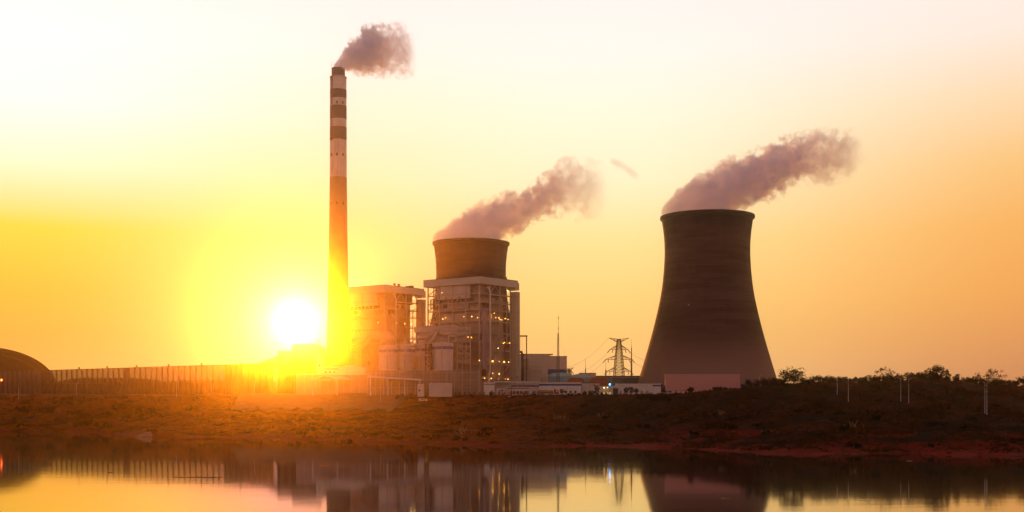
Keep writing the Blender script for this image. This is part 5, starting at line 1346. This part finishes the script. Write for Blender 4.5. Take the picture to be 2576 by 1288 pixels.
# ground cover of the banks: uncountable tufts
def ground_cover():
    r = np.random.default_rng(12)
    N = 120000
    x = r.uniform(-430, 430, N); s0 = ip(SHORE, x); e0 = ip(EDGE, x)
    s = r.uniform(0.02, 1.14, N); y = s0 + s * (e0 - s0)
    keep = (np.abs(x) < y * .475 + 12)
    wr = np.clip((x - 40) / 110, 0, 1)
    dens = 0.55 + .45 * bumps(x, y, 38); dens = np.where(s > 1.0, dens * np.where(wr > .3, 1, .12), dens)
    xe0, xe1 = PX(600, 765), PX(1035, 745)
    dens = np.where((x > xe0 - 2) & (x < xe1 + 2) & (s > .79) & (s < 1.02), .03, dens)
    keep &= r.uniform(size=N) < np.clip(dens, .12, 1)
    x, y, s = x[keep], y[keep], s[keep]; z = terrain(x, y); n = len(x)
    k = 5
    ang = r.uniform(0, 2 * math.pi, (n, k)); hgt = (r.uniform(.35, 1.25, n) * np.clip(.7 + .5 * bumps(x, y, 30), .3, 1.4))[:, None] * r.uniform(.6, 1.3, (n, k)); wid = r.uniform(.22, .55, (n, k)); lean = r.uniform(.1, .8, (n, k))
    bx = x[:, None] + r.normal(size=(n, k)) * .5; by = y[:, None] + r.normal(size=(n, k)) * .5; bz = (z[:, None] - .12) + np.zeros((n, k))
    c_, sn = np.cos(ang), np.sin(ang)
    p0 = np.stack([bx - c_ * wid, by - sn * wid, bz], -1); p1 = np.stack([bx + c_ * wid, by + sn * wid, bz], -1)
    p2 = np.stack([bx - sn * lean * hgt + c_ * wid * .3, by + c_ * lean * hgt, bz + hgt], -1)
    v = np.stack([p0, p1, p2], 2).reshape(-1, 3); f = np.arange(len(v)).reshape(-1, 3)
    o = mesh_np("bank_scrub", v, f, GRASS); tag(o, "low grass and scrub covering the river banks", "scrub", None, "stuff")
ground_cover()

# ------------------------------------------------------------------ smoke and steam
def curve_node(t, fac, pts, interp='AUTO'):
    x = t.n('ShaderNodeFloatCurve'); t.link(fac, x.inputs['Value'])
    cm = x.mapping.curves[0]
    pts = sorted(pts)
    while len(cm.points) < len(pts): cm.points.new(.5, .5)
    for p, (a, b_) in zip(cm.points, pts): p.location = (a, b_); p.handle_type = 'AUTO'
    x.mapping.extend = 'HORIZONTAL'; x.mapping.update()
    return x.outputs[0]
def plume(name, label, D, prof, dmax, color, base_y, seed, warp=.8, er0=.6, er1=1.6, aniso=-.25, absorb=None, scale_=1.0, group="plumes of smoke and steam", zmin=None):
    """prof: (u, centre row v, radius in px, density 0..1) along the wind"""
    k = D / F
    u0, u1 = prof[0][0], prof[-1][0]; L = (u1 - u0) * k
    vs_ = [p[1] for p in prof]; vlow = max(p[1] + p[2] for p in prof)
    z0 = PZ(vlow, D); Hh = max(PZ(p[1], D) - z0 for p in prof) * 1.05; Rm = max(p[2] for p in prof) * k * 1.02
    org = Vector((PX(u0, D), base_y, z0))
    N = len(prof)
    # hull that follows the plume
    n = 20; rings = []
    xs_ = np.linspace(u0 - 2, u1 + 4, 34)
    for u in xs_:
        cz = float(np.interp(u, [p[0] for p in prof], vs_)); rr_ = float(np.interp(u, [p[0] for p in prof], [p[2] for p in prof])) * 1.22 + 3
        rings.append([((u - u0) * k, rr_ * k * 1.0 * math.cos(2 * math.pi * i / n), max(PZ(cz, D) - z0 + rr_ * k * math.sin(2 * math.pi * i / n), (zmin - z0) if zmin is not None else -1e9)) for i in range(n)])
    v = sum(rings, []); f = [(j * n + i, j * n + (i + 1) % n, (j + 1) * n + (i + 1) % n, (j + 1) * n + i) for j in range(len(rings) - 1) for i in range(n)]
    f += [tuple(range(n)), tuple(range((len(rings) - 1) * n, len(rings) * n))]
    m = bpy.data.materials.new(name + "_volume"); m.use_nodes = True
    t = NT(m.node_tree); m.node_tree.nodes.clear()
    o_ = t.n('ShaderNodeOutputMaterial'); pv = t.n('ShaderNodeVolumePrincipled'); t.link(pv.outputs[0], o_.inputs['Volume'])
    tc_ = t.n('ShaderNodeTexCoord')
    off = t.n('ShaderNodeVectorMath', operation='ADD'); t.link(tc_.outputs['Object'], off.inputs[0]); off.inputs[1].default_value = (seed * 13.7, seed * 7.1, seed * 3.3)
    fr = scale_ / Rm
    _, nc = t.noise(off.outputs[0], .75 * fr, 5, .55)
    sub = t.n('ShaderNodeVectorMath', operation='SUBTRACT'); t.link(nc, sub.inputs[0]); sub.inputs[1].default_value = (.5, .5, .5)
    sc_ = t.n('ShaderNodeVectorMath', operation='SCALE'); t.link(sub.outputs[0], sc_.inputs[0])
    s0 = t.n('ShaderNodeSeparateXYZ'); t.link(tc_.outputs['Object'], s0.inputs[0])
    xr = t.math('DIVIDE', s0.outputs[0], L, clamp=True)
    # eddies grow downwind
    t.link(t.math('MULTIPLY', t.math('ADD', t.math('MULTIPLY', xr, .85), .25), warp * Rm * 2), sc_.inputs['Scale'])
    ad = t.n('ShaderNodeVectorMath', operation='ADD'); t.link(tc_.outputs['Object'], ad.inputs[0]); t.link(sc_.outputs[0], ad.inputs[1])
    s = t.n('ShaderNodeSeparateXYZ'); t.link(ad.outputs[0], s.inputs[0])
    x = t.math('DIVIDE', s.outputs[0], L, clamp=True)
    cz = t.math('MULTIPLY', curve_node(t, x, [((p[0] - u0) / (u1 - u0), (PZ(p[1], D) - z0) / Hh) for p in prof]), Hh)
    rr_ = t.math('MAXIMUM', t.math('MULTIPLY', curve_node(t, x, [((p[0] - u0) / (u1 - u0), p[2] * k / Rm) for p in prof]), Rm), .05)
    dn = curve_node(t, x, [((p[0] - u0) / (u1 - u0), p[3]) for p in prof])
    dz = t.math('SUBTRACT', s.outputs[2], cz)
    d = t.math('DIVIDE', t.math('SQRT', t.math('ADD', t.math('MULTIPLY', dz, dz), t.math('MULTIPLY', s.outputs[1], s.outputs[1]))), rr_)
    n2, _ = t.noise(off.outputs[0], 2.6 * fr, 8, .64)
    er = t.math('ADD', t.math('MULTIPLY', xr, er1 - er0), er0)
    body = t.math('ADD', t.math('SUBTRACT', 1.0, d), t.math('MULTIPLY', t.math('SUBTRACT', n2, .52), t.math('MULTIPLY', er, 2.0)))
    dens = t.smooth(body, 0.0, .24)
    dens = t.math('MULTIPLY', dens, t.math('MULTIPLY', dn, dmax))
    dens = t.math('MULTIPLY', dens, t.smooth(xr, 0.0, .015))
    dens = t.math('MULTIPLY', dens, t.smooth(xr, .86, 1.0, 1.0, 0.0))
    t.link(dens, pv.inputs['Density'])
    pv.inputs['Color'].default_value = tuple(color) + (1,); pv.inputs['Anisotropy'].default_value = aniso
    if absorb: pv.inputs['Absorption Color'].default_value = tuple(absorb) + (1,)
    o = MB().add(v, f).build(name, m, None, org)
    m.cycles.volume_step_rate = STEP if 'STEP' in globals() else 0.25
    return tag(o, label, "smoke", group)
SMK = (0.93, 0.95, 0.995)
plume("chimney_smoke", "small purple grey smoke puff drifting right from the tall chimney top", 800,
      [(838, 172, 8, 1), (850, 163, 18, 1), (868, 151, 30, 1), (885, 142, 40, 1), (905, 138, 46, 1), (922, 126, 56, 1), (945, 124, 58, .75), (968, 128, 58, .42), (990, 126, 60, .26), (1012, 128, 60, .2), (1050, 136, 40, .12)], .30, SMK, 800, 1.0, warp=.55, er0=.55, er1=3.0, scale_=1.4)
plume("steam_plume", "long ragged steam plume rising right from the cooling tower behind the boiler house", 1005,
      [(1086, 604, 10, .8), (1105, 600, 26, .9), (1140, 588, 42, 1), (1180, 576, 54, 1), (1220, 566, 60, 1), (1260, 552, 58, 1), (1300, 534, 52, 1), (1340, 514, 50, 1), (1375, 496, 54, .8), (1400, 478, 60, .55), (1425, 466, 66, .28), (1465, 478, 72, .15), (1540, 480, 56, .08)], .14, (0.965, 0.97, 0.998), 1005, 2.0, warp=.5, er0=.55, er1=2.7)
plume("steam_plume", "large pinkish purple steam plume from the big dark cooling tower", 830,
      [(1660, 536, 10, .8), (1680, 528, 28, .9), (1710, 516, 44, 1), (1750, 504, 60, 1), (1800, 488, 70, 1), (1850, 468, 72, 1), (1900, 448, 70, 1), (1950, 428, 66, .95), (2000, 408, 62, .8), (2040, 398, 64, .5), (2080, 392, 64, .36), (2115, 390, 58, .32), (2185, 384, 40, .12)], .155, (0.965, 0.96, 0.998), 830, 3.4, warp=.5, er0=.55, er1=2.6)
plume("smoke_wisp", "faint detached smoke wisp floating between the two steam plumes", 900,
      [(1534, 405, 5, .1), (1550, 410, 12, .5), (1570, 420, 12, .35), (1592, 436, 12, .45), (1612, 446, 5, .1)], .10, (0.70, 0.50, 0.40), 900, 4.0, warp=.8, er0=1.3, er1=1.5)
